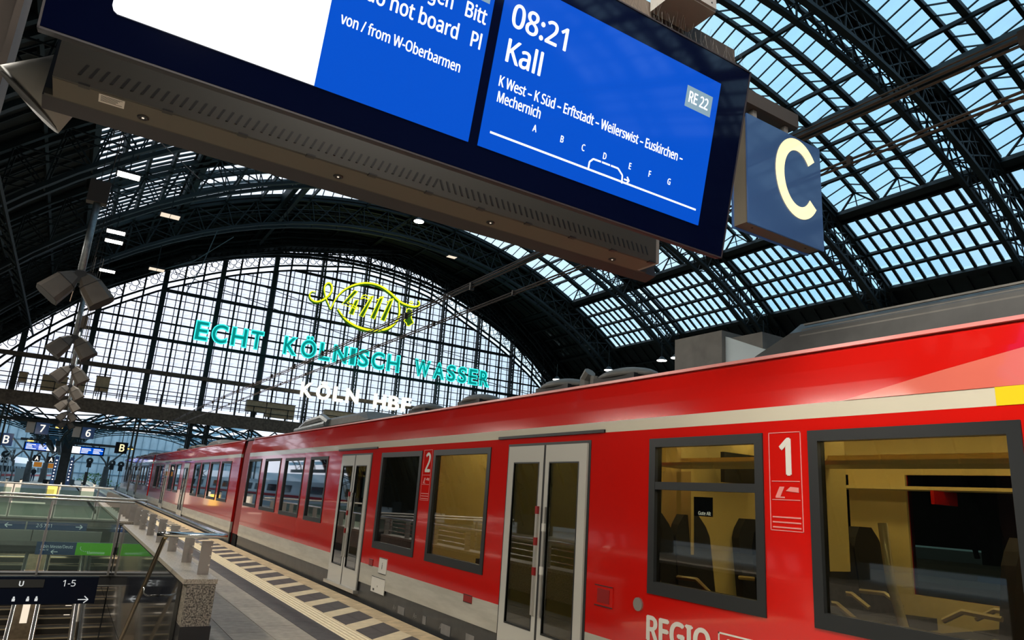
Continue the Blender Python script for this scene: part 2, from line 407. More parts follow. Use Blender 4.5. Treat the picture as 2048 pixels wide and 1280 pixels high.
joined('paving_tiles', rest, M['tile_b'])
# dark band
me_d = MB().box(-0.16 + g, 0.16 - g, -0.36 + g, 0.36 - g, -0.04, 0).mesh('dark_paving_tile', M['darkband'])
rest = []
for j in range(220):
    y = -14 + 0.72 * j + 0.2
    if 6.5 < y < 30: inst('dark_paving_tile', me_d, floor, (3.01, y, 0))
    else: rest.append((2.85 + g, 3.17 - g, y - 0.36 + g, y + 0.36 - g))
joined('dark_paving_tiles', rest, M['darkband'])
# ribbed tactile strip: cream slabs with five ribs
tb = MB().box(-0.155, 0.155, -0.148, 0.148, -0.04, -0.004)
for i in range(5): tb.hexa([(-0.145 + i * 0.06, -0.148, -0.004), (-0.105 + i * 0.06, -0.148, -0.004), (-0.105 + i * 0.06, 0.148, -0.004), (-0.145 + i * 0.06, 0.148, -0.004),
                            (-0.136 + i * 0.06, -0.148, 0.003), (-0.114 + i * 0.06, -0.148, 0.003), (-0.114 + i * 0.06, 0.148, 0.003), (-0.136 + i * 0.06, 0.148, 0.003)])
me_r = tb.mesh('tactile_slab', M['cream'])
for j in range(80): inst('tactile_slab', me_r, floor, (3.325, 6.8 + 0.3 * j, 0))
joined('tactile_strip', [(3.17, 3.48, -14, 6.65), (3.17, 3.48, 30.65, 150)], M['cream'])
# hatch: slanting anthracite stones between cream ones
def para(b, x0, x1, ya, yb, sk, z0, z1):
    b.hexa([(x0, ya, z0), (x1, ya + sk, z0), (x1, yb + sk, z0), (x0, yb, z0), (x0, ya, z1), (x1, ya + sk, z1), (x1, yb + sk, z1), (x0, yb, z1)])
    return b
me_h = [para(MB(), 3.485, 3.75, 0, 0.57, 0.212, -0.04, -0.001).mesh('anthracite_slab', M['hatch']),
        para(MB(), 3.756, 4.03, 0.217, 0.787, 0.215, -0.04, -0.001).mesh('anthracite_slab', M['hatch'])]
me_c = para(MB(), 3.485, 4.03, 0.575, 0.925, 0.432, -0.04, 0.0).mesh('cream_slab', M['cream'])
far_h, far_c = MB(), MB()
for j in range(-22, 150):
    y = 8.39 + 0.93 * j
    if 6.5 < y < 62:
        inst('anthracite_slab', me_h[0], floor, (0, y, 0)); inst('anthracite_slab', me_h[1], floor, (0, y, 0)); inst('cream_slab', me_c, floor, (0, y, 0))
    else:
        para(far_h, 3.485, 4.03, y, y + 0.57, 0.432, -0.04, -0.001); para(far_c, 3.485, 4.03, y + 0.575, y + 0.925, 0.432, -0.04, 0)
for b, m in ((far_h, 'hatch'), (far_c, 'cream')): obj('hatch_slabs', b, M[m], floor)['kind'] = 'stuff'
me_k = MB().box(4.035, 4.32, 0.004, 1.036, -0.16, 0).mesh('coping_stone', M['coping'])
for j in range(-20, 140): inst('coping_stone', me_k, floor, (0, 7.95 + 1.04 * j, 0))
# track beds
ground = struct('ground', MB().box(-70, PITL - .25, -40, 260, -1.2, -0.95).box(PITR + .22, 110, -40, 260, -1.2, -0.95).box(PITL - .25, PITR + .22, -40, PIT0 - .1, -1.2, -0.95).box(PITL - .25, PITR + .22, PB1 + .3, 260, -1.2, -0.95), M['ballast'], 'dark ballast of the track beds')
# (the hall stands on a viaduct; the stair well is cut through further down by its own walls)
for xr in (5.04, 6.475, -7.4, -5.97):
    tr_ = struct('trim_1', MB().box(xr - 0.035, xr + 0.035, -35, 190, -0.95, -0.80), M['rail'], 'running rail')
# island platforms of the other tracks
for k, (x0, x1) in enumerate(((10.2, 18.8), (25, 33.5), (39, 44), (-19.5, -10.6))):
    struct('floor', MB().box(x0, x1, -32, 150, -0.95, 0), M['tile_b'], 'next island platform')

# ================================================================ HALL ROOF
CX, CZ = 20.0, -11.9
def P(th, r_, y): return Vector((CX + r_ * math.sin(R(th)), y, CZ + r_ * math.cos(R(th))))
RR = 35.5
YT = [15.2 + 8.78 * k for k in range(-8, 6)]       # pairs of trusses stand at YT-0.9 and YT
BAYS = [(YT[i] + 0.08, YT[i + 1] - 1.0) for i in range(len(YT) - 1)]
def arc(y, r_, th0, th1, w, h, step=3.5):
    n = max(2, int(round((th1 - th0) / step))); rings = []
    for i in range(n + 1):
        t = th0 + (th1 - th0) * i / n
        rings.append([P(t, r_ - h / 2, y - w / 2), P(t, r_ + h / 2, y - w / 2), P(t, r_ + h / 2, y + w / 2), P(t, r_ - h / 2, y + w / 2)])
    return MB().strip(rings)
ROUT, RIN = 35.25, 33.45
PT = 3.3
def brace(b, y, ta, ra, tb_, rb, w=0.09): b.bar(P(ta, ra, y), P(tb_, rb, y), w, w, up=(0, 1, 0))
def truss(y, single):
    t = struct('trim_2', None, None, 'arched lattice truss of the hall roof')
    obj('outer_chord', arc(y, ROUT, -69, 69, 0.26, 0.20), M['steel'], t)
    obj('inner_chord', arc(y, RIN, -69, 69, 0.26, 0.18), M['steel'], t)
    obj('middle_chord', arc(y, (ROUT + RIN) / 2 + .15, -69, 69, 0.04, 0.05), M['steel'], t)
    b = MB()
    for i in range(-20, 20):
        a0, a1 = i * PT, (i + 1) * PT; am = (a0 + a1) / 2
        segs = [(a0, RIN, a1, ROUT), (a0, ROUT, a1, RIN), (a0, RIN, a0, ROUT), (am, RIN, a1, (RIN + ROUT) / 2), (am, RIN, a0, (RIN + ROUT) / 2), (am, ROUT, a0, (RIN + ROUT) / 2), (am, ROUT, a1, (RIN + ROUT) / 2)]
        if single and 0 <= i <= 12:
            for s_ in segs[:5]:
                q = MB(); brace(q, y, *s_, w=0.065); obj('brace', q, M['steel'], t)
            for s_ in segs[5:]: brace(b, y, *s_, w=0.045)
        else:
            for s_ in segs[:3]: brace(b, y, *s_, w=0.06)
    o = obj('lattice', b, M['steel'], t); o['kind'] = 'stuff'
    return t
first = None
for i, yt in enumerate(YT):
    for y in (yt - 0.9, yt):
        if i in (8, 9): truss(y, True)
        elif first is None: first = truss(y, False); fy = y
        else:
            c = first.copy(); COL.objects.link(c); c.location = (0, y - fy, 0)
            for ch in first.children: d = ch.copy(); COL.objects.link(d); d.parent = c
    # cross ties between the twin trusses
    b = MB()
    for j in range(-19, 20):
        b.bar(P(j * PT, RIN, yt - 0.9), P(j * PT, RIN, yt), 0.06, 0.06)
    struct('trim_3', b, M['steel'], 'cross ties between twin trusses')
Y0R, Y1R = YT[0] - 1, 60.3
# purlins
def purlin(th, w, h, r_=RR - 0.2, lattice=False, m='steel'):
    a = P(th, r_, Y0R); c_ = P(th, r_, Y1R); up = (math.sin(R(th)), 0, math.cos(R(th)))
    b = MB()
    if lattice:
        lo = -0.95
        for dr in (0, lo):
            b.bar(P(th, r_ + dr, Y0R), P(th, r_ + dr, Y1R), w, 0.12, up=up)
        y = Y0R; k = 0
        while y < Y1R - 1:
            b.bar(P(th, r_ + (0 if k % 2 else lo), y), P(th, r_ + (lo if k % 2 else 0), y + 0.98), 0.06, 0.06, up=up)
            y += 0.98; k += 1
    else: b.bar(a, c_, w, h, up=up)
    struct('trim_4', b, M[m], 'long purlin running down the hall roof')
for s_ in (-1, 1):
    for th in (6.3, 13.5, 19.3, 23.2): purlin(s_ * th, 0.13, 0.22)
    purlin(s_ * 16.7, 0.42, 0.5, RR - 0.35); purlin(s_ * 16.1, 0.30, 0.3, RR - 0.9)
    purlin(s_ * 27.6, 0.42, 0.35, RR - 0.1)
    for th in (30.7, 32.95, 35.2): purlin(s_ * th, 0.16, 0.22)
    purlin(s_ * 28.4, 0.14, 0.2); purlin(s_ * 37.6, 0.28, 0.3)
    for th in (41, 45, 49, 53, 57.5, 62): purlin(s_ * th, 0.14, 0.2)
    purlin(s_ * 46, 0.1, 0.1, RR - 1.7, True)
purlin(0, 0.3, 0.3)
# ridge-and-furrow skylights
HR = 0.66; TE = 27.1
def skybar(b, th, yv, yr, w=0.052, h=0.065): b.bar(P(th, RR + 0.05, yv), P(th, RR + HR, yr), w, h, up=(math.sin(R(th)), 0, math.cos(R(th))))
DTH = 1.2
for bi, (ya, yb) in enumerate(BAYS):
    win = struct('window_%d' % (bi + 1), None, None, 'ridge and furrow skylight bay')
    sp = (yb - ya) / 3
    near = bi in (8, 9)
    bars, val, rid, gl, hip = MB(), MB(), MB(), MB(), MB()
    nth = int(TE / DTH)
    ths = [i * DTH for i in range(-nth, nth + 1)]
    for k in range(3):
        v0, v1 = ya + k * sp, ya + (k + 1) * sp; rm = (v0 + v1) / 2
        for (yv) in (v0, v1):
            s_ = 1 if yv == v0 else -1
            for i, th in enumerate(ths):
                skybar(bars, th, yv + s_ * 0.1, rm)
                if i < len(ths) - 1:
                    t2 = ths[i + 1]
                    q = [P(th, RR + 0.09, yv + s_ * 0.08), P(t2, RR + 0.09, yv + s_ * 0.08), P(t2, RR + HR + .03, rm), P(th, RR + HR + .03, rm)]
                    if near and th >= 0: obj('glass_pane', MB().add(q, [(0, 1, 2, 3)]), M['roofglass'], win)
                    else: gl.add(q, [(0, 1, 2, 3)])
        for e_ in (-1, 1):   # hipped ends
            te = ths[-1] * e_; tg = (TE + 0.4) * e_
            A = P(te, RR + HR, rm); Bp = P(tg, RR - 0.1, v0 + 0.1); Cp = P(tg, RR - 0.1, v1 - 0.1)
            gl.add([P(te, RR + HR, rm), P(te, RR + .09, v0 + .1), Bp], [(0, 1, 2)]); gl.add([P(te, RR + HR, rm), P(te, RR + .09, v1 - .1), Cp], [(0, 1, 2)])
            gl.add([A, Bp, Cp], [(0, 1, 2)])
            hip.bar(A, Bp, 0.09, 0.09); hip.bar(A, Cp, 0.09, 0.09); hip.bar(A, (Bp + Cp) / 2, 0.05, 0.05)
            hip.bar(A.lerp(Bp, .5), A.lerp(Cp, .5), .04, .04)
        rings = []
        for th in ths: rings.append([P(th, RR + HR - .08, rm - .09), P(th, RR + HR + .08, rm - .12), P(th, RR + HR + .08, rm + .12), P(th, RR + HR - .08, rm + .09)])
        rid.strip(rings)
    for k in range(4):
        v = ya + k * sp; w = 0.14
        rings = []
        for th in [-TE] + ths + [TE]: rings.append([P(th, RR - .15, v - w), P(th, RR + .08, v - w), P(th, RR + .08, v + w), P(th, RR - .15, v + w)])
        val.strip(rings)
    obj('valley_beams', val, M['steel'], win)['kind'] = 'stuff'; obj('ridge_beams', rid, M['steel'], win)['kind'] = 'stuff'
    obj('glazing_bars', bars, M['steel'], win)['kind'] = 'stuff'; obj('glazing', gl, M['roofglass'], win)['kind'] = 'stuff'
    obj('hip_bars', hip, M['steel'], win)['kind'] = 'stuff'
    # lower flat grid: four rows of nine panes each side
    bars = MB(); gl = MB(); rows = [28.6, 30.75, 32.95, 35.15, 37.4]
    npan = 11; a, c_ = ya - 0.0, yb + 0.0; pw = (c_ - a) / npan
    for s_ in (-1, 1):
        for i in range(npan + 1):
            y = a + i * pw
            for j in range(4): bars.bar(P(s_ * rows[j], RR, y), P(s_ * rows[j + 1], RR, y), 0.17, 0.10, up=(0, 0, 1))
        for j in range(4):
            for i in range(npan):
                y0, y1 = a + i * pw + .08, a + (i + 1) * pw - .08
                q = [P(s_ * (rows[j] + .25), RR, y0), P(s_ * (rows[j] + .25), RR, y1), P(s_ * (rows[j + 1] - .25), RR, y1), P(s_ * (rows[j + 1] - .25), RR, y0)]
                if s_ > 0 and bi >= 8: obj('glass_pane', MB().add(q, [(0, 1, 2, 3)]), M['roofglass'], win)
                else: gl.add(q, [(0, 1, 2, 3)])
    obj('glazing_bars', bars, M['steel'], win)['kind'] = 'stuff'; obj('glazing', gl, M['roofglass'], win)['kind'] = 'stuff'
# solid decks between skylights, solid lower flanks, solid last bay
def sheet(b, th0, th1, y0, y1, r_=RR, step=2.5, th=0.05):
    n = max(1, int(abs(th1 - th0) / step)); rings = []
    for i in range(n + 1):
        t = th0 + (th1 - th0) * i / n
        rings.append([P(t, r_, y0), P(t, r_ + th, y0), P(t, r_ + th, y1), P(t, r_, y1)])
    b.strip(rings)
b = MB()
for yt in YT[:-1]: sheet(b, -27.6, 27.6, yt - 1.08, yt + 0.08)
for s_ in (-1, 1):
    for yt in YT[:-1]: sheet(b, s_ * 28.4, s_ * 37.6, yt - 0.55, yt - 0.35)
    sheet(b, s_ * 37.6, s_ * 69.5, Y0R, Y1R, RR + .02)
    sheet(b, s_ * 27.5, s_ * 28.6, Y0R, Y1R)
    b.bar(P(s_ * 27.75, RR + .0, Y0R), P(s_ * 27.75, RR + 0, Y1R), 0.5, 0.1, up=(math.sin(R(s_ * 27)), 0, math.cos(R(27))))
sheet(b, -37.6, 37.6, YT[-2] - 1.08, Y1R, RR + .015)
ceiling = struct('ceiling', b, M['deck'], 'dark boarded parts of the arched hall roof')
b = MB()
for s_ in (-1, 1): b.bar(P(s_ * 27.35, RR - .02, Y0R), P(s_ * 27.35, RR - .02, Y1R), 0.12, 0.10, up=(0, 0, 1))
obj('gutter', b, M['gutter'], ceiling)
b = MB()     # rafters under the boards
for s_ in (-1, 1):
    y = Y0R
    while y < Y1R:
        for t in range(38, 66, 4): b.bar(P(s_ * t, RR - .05, y), P(s_ * (t + 4), RR - .05, y), .07, .12)
        y += 1.1
y = YT[-2] + .9
while y < 60:
    for t in range(-36, 36, 4): b.bar(P(t, RR - .06, y), P(t + 4, RR - .06, y), .09, .16)
    y += 1.15
o = obj('rafters', b, M['steel'], ceiling); o['kind'] = 'stuff'
# side walls of the hall
for side, s_ in (('left', -1), ('right', 1)):
    b = MB(); p = P(s_ * 69.5, RR, 0); x = p.x
    for yt in YT:
        b.box(x - .6, x + .6, yt - 1.3, yt + .4, -1, p.z + .5)
    b.box(x - .3, x + .3, Y0R, Y1R, 4.2, p.z + 4) if False else None
    struct('wall_' + side, b, M['steel'], 'feet of the roof trusses')
# end screen behind the camera
b = MB()
rings = []
struct('wall_back', MB().prism([P(t, RR, Y0R) for t in range(-68, 69, 4)], (0, -0.2, 0)), M['deck'], 'dark end screen of the hall behind the camera')

# ================================================================ GABLE SCREEN
YG = 60.0; GX, GZ = 20.19, -10.74
_T = [(-3.58, 8.51), (-2.06, 10.04), (3.19, 13.73), (7.07, 15.71), (10.28, 17.07), (15.31, 18.53), (20.11, 19.49), (25.94, 18.92), (31.72, 16.48), (36.84, 14.08), (39.71, 12.26)]
_D = [(math.degrees(math.atan2(x - 20.19, z + 12.44)), d) for (x, z), d in zip(_T, (0.25, 0.19, -0.15, -0.3, -0.25, -0.05, 0.42, 0.35, -0.25, -0.12, 0.04))]
def rin(th):
    d = _D[0][1] if th < _D[0][0] else _D[-1][1]
    for (a, da), (c_, dc) in zip(_D, _D[1:]):
        if a <= th <= c_: d = da + (dc - da) * (0.5 - 0.5 * math.cos(math.pi * (th - a) / (c_ - a)))
    return 31.43 + d
def G(th, dr, y=YG): return Vector((GX + (rin(th) + dr) * math.sin(R(th)), y, GZ + (rin(th) + dr) * math.cos(R(th))))
def ztop(x, dr=0.0):
    th = 0.0
    for _ in range(30):
        th = math.degrees(math.asin(max(-0.99, min(0.99, (x - GX) / (rin(th) + dr)))))
    return G(th, dr).z
ZB = 7.1                       # bottom of the glass screen
gable = struct('wall_far', None, None, 'steel framework of the glazed end screen')
XS = [20.4 + 1.36 * k for k in range(-23, 24)]
XS = [x for x in XS if ztop(x, 1.75) > ZB + 0.3 and abs(x - 20.4) < 31]
def post(b, x, w, d, top, y=YG): b.box(x - w / 2, x + w / 2, y - d / 2, y + d / 2, ZB - 1.2, top)
for x in XS:
    k = round((x - 20.4) / 1.36)
    if k % 3 == 0:
        b = MB(); top = ztop(x, 1.85)
        for dx in (-0.13, 0.13): b.box(x + dx - .06, x + dx + .06, YG - .55, YG - .43, 2.0 if k % 6 == 0 else ZB - 1, top)
        b.box(x - .10, x + .10, YG - .12, YG + .12, ZB - 1, top)
        z = ZB; q = 0
        while z < top - .8:
            b.bar((x - .13 if q % 2 else x + .13, YG - .49, z), (x + .13 if q % 2 else x - .13, YG - .49, z + .55), .04, .04, up=(0, 1, 0))
            b.bar((x, YG - .49, z), (x, YG, z + .55), .05, .05, up=(1, 0, 0)); z += .55; q += 1
        if k <= -6: b.box(x - .17, x + .17, YG - .57, YG - .50, ZB - 1, top)
        obj('main_mullion', b, M['steel2'], gable)
    else:
        b = MB(); post(b, x, 0.13, 0.16, ztop(x, 1.8)); obj('mullion', b, M['steel'], gable)
fine = []
for x in XS[:-1]:
    for dx in (0.34, 1.02):
        t = ztop(x + dx, 0)
        if t > ZB + .2: fine.append((x + dx, t))
for x, t in fine: obj('glazing_mullion', MB().box(x - .03, x + .03, YG - .03, YG + .03, ZB, t), M['steel'], gable)
ROW = 0.667; zr = []
z = 7.4 + 1.7
def xat(zz, s_, dr=0.0):
    lo, hi = GX, GX + s_ * 31
    for _ in range(30):
        mid = (lo + hi) / 2
        if ztop(mid, dr) > zz: lo = mid
        else: hi = mid
    return lo
THICK = {0: .3, 4: .24, 6: .12, 10: .24, 13: .14, 16: .2, 8: .1}
for i in range(-3, 20):
    zz = 9.42 + 0.66 * i
    if zz > ztop(20.4) - .1: break
    xa, xb = xat(zz, -1), xat(zz, 1)
    h = THICK.get(i, 0.055)
    b = MB(); d = .10 if h > .1 else .04
    b.box(xa, xb, YG - d, YG + d, zz - h / 2, zz + h / 2)
    if h > .2: b.box(xa, xb, YG - .62, YG - .5, zz - h / 2, zz - h / 2 + .08)
    obj('transom', b, M['steel'], gable); zr.append(zz)
# curved rings and rosettes
for dr, w in ((0, .13), (0.45, .13), (1.85, .3)):
    rings = []
    for t in range(-54, 55, 2):
        a = G(t, dr - w / 2); c_ = G(t, dr + w / 2)
        if c_.z < ZB - 0.2 : continue
        rings.append([(a.x, YG - .1, a.z), (c_.x, YG - .1, c_.z), (c_.x, YG + .1, c_.z), (a.x, YG + .1, a.z)])
    obj('arched_rail', MB().strip(rings), M['steel'], gable)
def ring_pts(c, r_, n=14): return [Vector((c[0] + r_ * math.cos(2 * math.pi * i / n), c[1], c[2] + r_ * math.sin(2 * math.pi * i / n))) for i in range(n + 1)]
ros = MB(); ros.tube(ring_pts((0, 0, 0), .27), .035, 4)
for i in range(4):
    a = math.pi / 4 + i * math.pi / 2; c = (0.44 * math.cos(a), 0, 0.44 * math.sin(a))
    pts = [Vector((c[0] + .27 * math.cos(a + t), 0, c[2] + .27 * math.sin(a + t))) for t in [(-2.35 + 4.7 * j / 9) for j in range(10)]]
    ros.tube(pts, .035, 4)
me_ros = ros.mesh('rosette', M['steel'])
for x0, x1 in zip(XS, XS[1:]):
    xm = (x0 + x1) / 2
    zc = ztop(xm, 1.15)
    if zc < ZB + .4: continue
    th = math.degrees(math.atan2(xm - GX, zc - GZ))
    inst('rosette', me_ros, gable, (xm, YG, zc), rot=(0, R(th), 0), scale=(0.95, 1, 0.95))
    a, c_ = (x0, YG, ztop(x0, 1.12)), (x1, YG, ztop(x1, 1.12))
    va, vc = Vector(a), Vector(c_)
    q = MB(); q.bar(va, va.lerp(vc, .12), .05); q.bar(va.lerp(vc, .88), vc, .05); obj('rosette_tie', q, M['steel'], gable)
# panes: bay by bay between the main mullions
main = [x for x in XS if round((x - 20.4) / 1.36) % 3 == 0]
main = [XS[0] - .01] + main if main[0] > XS[0] + .1 else main
if main[-1] < XS[-1] - .1: main.append(XS[-1])
zlv = [ZB] + zr
pane_cache = {}
for bi, (xa, xb) in enumerate(zip(main, main[1:])):
    win = struct('window_%d' % (21 + bi), None, None, 'glazed bay of the end screen')
    xs = [xa]
    for x in XS:
        if xa - .05 <= x < xb - .05:
            for dx in (0, .34, 1.02):
                if x + dx > xs[-1] + .05: xs.append(x + dx)
    xs.append(xb)
    for x0, x1 in zip(xs, xs[1:]):
        t0, t1 = ztop(x0), ztop(x1)
        for z0, z1 in zip(zlv, zlv[1:] + [99]):
            if z0 > max(t0, t1): break
            if z1 <= min(t0, t1):
                key = (round(x1 - x0, 2), round(z1 - z0, 2))
                if key not in pane_cache:
                    w, h = x1 - x0, z1 - z0
                    pane_cache[key] = MB().add([(-w / 2, 0, -h / 2), (w / 2, 0, -h / 2), (w / 2, 0, h / 2), (-w / 2, 0, h / 2)], [(0, 1, 2, 3)]).mesh('glass_pane', M['gableglass'])
                inst('glass_pane', pane_cache[key], win, ((x0 + x1) / 2, YG + random.uniform(-.006, .006), (z0 + z1) / 2), rot=None)
            else:
                q = [(x0, YG, min(z0, t0)), (x1, YG, min(z0, t1)), (x1, YG, min(z1, t1)), (x0, YG, min(z1, t0))]
                obj('glass_pane', MB().add(q, [(0, 1, 2, 3)]), M['gableglass'], win)
b = MB()
for t in range(-60, 60, 2):
    a0, a1 = G(t, 1.9), G(t + 2, 1.9); c0, c1 = P(t * .98, RR, YG), P((t + 2) * .98, RR, YG)
    b.hexa([(a0.x, YG - .05, a0.z), (a1.x, YG - .05, a1.z), (a1.x, YG + .05, a1.z), (a0.x, YG + .05, a0.z), (c0.x, YG - .05, c0.z), (c1.x, YG - .05, c1.z), (c1.x, YG + .05, c1.z), (c0.x, YG + .05, c0.z)])
obj('spandrel', b, M['deck'], gable)
# portal catwalk that follows the arch in straight runs, in front of the screen
YP = 57.6
pp = [-50, -38, -26, -13, 5.5, 19, 32, 44, 54]
PRAD = {-50: 33.2, -38: 33.2, -26: 33.2, -13: 33.3, 5.5: 34.9, 19: 34.3, 32: 32.8, 44: 32.4, 54: 32.3}
def PG(t, dr):
    k = min(PRAD, key=lambda a: abs(a - t)) if t not in PRAD else t
    rr = PRAD[k] + dr
    return Vector((20.0 + rr * math.sin(R(t)), 0, -11.2 + rr * math.cos(R(t))))
cat = struct('trim_5', None, None, 'stepped catwalk that follows the arch in front of the end screen')
for dr, w in ((0.05, .20), (0.75, .10), (1.25, .10), (-0.35, .10), (1.9, .2)):
    b = MB()
    for a, c_ in zip(pp, pp[1:]):
        p, q = PG(a, dr), PG(c_, dr)
        for yy in ((YP, YP + 1.1) if dr < 1 else (YP,)):
            p.y = q.y = yy; b.bar(p, q, .12, w, up=(0, 0, 1))
    obj('catwalk_rail', b, M['steel2'] if dr in (0.75, 1.25) else M['steel'], cat)
b = MB()
for a, c_ in zip(pp, pp[1:]):
    n = int((PG(c_, 0) - PG(a, 0)).length / .45)
    for i in range(n):
        p = PG(a, 0.05).lerp(PG(c_, 0.05), i / n); b.box(p.x, p.x + .30, YP, YP + 1.1, p.z - .03, p.z + .03)
        if i % 3 == 0:
            q = PG(a, 1.9).lerp(PG(c_, 1.9), i / n); b.bar((p.x, YP, p.z), (q.x, YP, q.z), .06, .06, up=(0, 1, 0))
            q2 = PG(a, -.9).lerp(PG(c_, -.9), i / n); b.bar((p.x, YP + 1.1, p.z), (q2.x, YP + 1.1, q2.z), .05, .05, up=(0, 1, 0))
o = obj('catwalk_steps', b, M['steel'], cat); o['kind'] = 'stuff'
# ornamental scrollwork hanging under the portal on the right flank
b = MB()
for i in range(22):
    t = 12 + i * 1.75; c = PG(t, -0.85); c.y = YP + .6
    pts = [c + Vector((math.cos(a) * (.15 + .05 * a), 0, math.sin(a) * (.15 + .05 * a))) for a in [j * .7 for j in range(9)]]
    b.tube(pts, .035, 4)
    c2 = PG(t + .9, -.3); c2.y = YP + .6; b.bar(c, c2, .05, .05)
    c3 = PG(t, .1); c3.y = YP + .6; b.bar(c, c3, .05, .05)
o = obj('scrollwork', b, M['steel2'], cat); o['kind'] = 'stuff'
# walkway and girder under the screen
wk = struct('trim_6', None, None, 'dark walkway girder below the end screen')
XL, XR = -12.5, 52
obj('walkway_deck', MB().box(XL, XR, YG - 1.6, YG + .4, 6.55, 6.75), M['walk'], wk)
obj('walkway_fascia', MB().box(XL, XR, YG - 1.62, YG - 1.5, 5.75, 6.75), M['walk'], wk)
for zz, h in ((7.15, .05), (7.6, .06)): obj('walkway_rail', MB().box(XL, XR, YG - 1.6, YG - 1.54, zz, zz + h), M['steel'], wk)
b = MB(); x = XL
while x < XR: b.box(x, x + .05, YG - 1.6, YG - 1.55, 6.7, 7.65); x += 1.36
o = obj('walkway_posts', b, M['steel'], wk); o['kind'] = 'stuff'
obj('upper_girder', MB().box(XL, XR, YG - .9, YG - .5, 9.2, 9.5), M['walk'], wk)
b = MB(); x = XL; k = 0
while x < XR:
    b.bar((x, YG - 1.2, 4.9 if k % 2 else 5.75), (x + 1.02, YG - 1.2, 5.75 if k % 2 else 4.9), .09, .09, up=(0, 1, 0)); x += 1.02; k += 1
b.box(XL, XR, YG - 1.35, YG - 1.1, 4.75, 4.95)
o = obj('girder_lattice', b, M['steel'], wk); o['kind'] = 'stuff'
for x in (8.3, 16.5, 32.6):
    b = MB()
    for dx in (-.6, .6):
        for dy in (-.4, .4): b.box(x + dx - .13, x + dx + .13, YG - .8 + dy - .1, YG - .8 + dy + .1, -1, 5.8)
    z = -1; k = 0
    while z < 5.6:
        b.bar((x - .6 if k % 2 else x + .6, YG - 1.2, z), (x + .6 if k % 2 else x - .6, YG - 1.2, z + .8), .1, .06, up=(0, 1, 0)); z += .8; k += 1
    obj('pier', b, M['steel'], wk)

# ================================================================ RED TRAIN (three car bodies)
XT = 4.40; TW = 2.75; K_ = XT / 4.35
def tz(z): return z * K_ + H
Z_SK0, Z_W0, Z_R0, Z_ST0, Z_ST1 = -0.62, tz(-1.415), tz(-1.125), tz(0.695), tz(0.80)
Z_RT = 2.885; XSH = XT + 0.045
def wall_cells(b, x, y0, y1, z0, z1, holes, th=0.06, mi=0):
    """flat side between y0..y1, z0..z1 with rectangular holes (ya, yb, za, zb)"""
    ys = sorted({y0, y1} | {min(max(h[i], y0), y1) for h in holes for i in (0, 1)})
    zs = sorted({z0, z1} | {min(max(h[i], z0), z1) for h in holes for i in (2, 3)})
    for a, c in zip(ys, ys[1:]):
        run = None
        for p, q in zip(zs, zs[1:]):
            my, mz = (a + c) / 2, (p + q) / 2
            solid = not any(h[0] < my < h[1] and h[2] < mz < h[3] for h in holes)
            if solid: run = (run[0], q) if run else (p, q)
            if (not solid or q == zs[-1]) and run:
                b.box(x, x + th, a, c, run[0], run[1], mi); run = None
def frame_mb(x, y0, y1, z0, z1, w, proud=0.012, dep=0.07, wb=None):
    b = MB(); wb = wb or w
    b.box(x - proud, x + dep, y0, y1, z1 - w, z1).box(x - proud, x + dep, y0, y1, z0, z0 + wb)
    b.box(x - proud, x + dep, y0, y0 + w, z0 + wb, z1 - w).box(x - proud, x + dep, y1 - w, y1, z0 + wb, z1 - w); return b
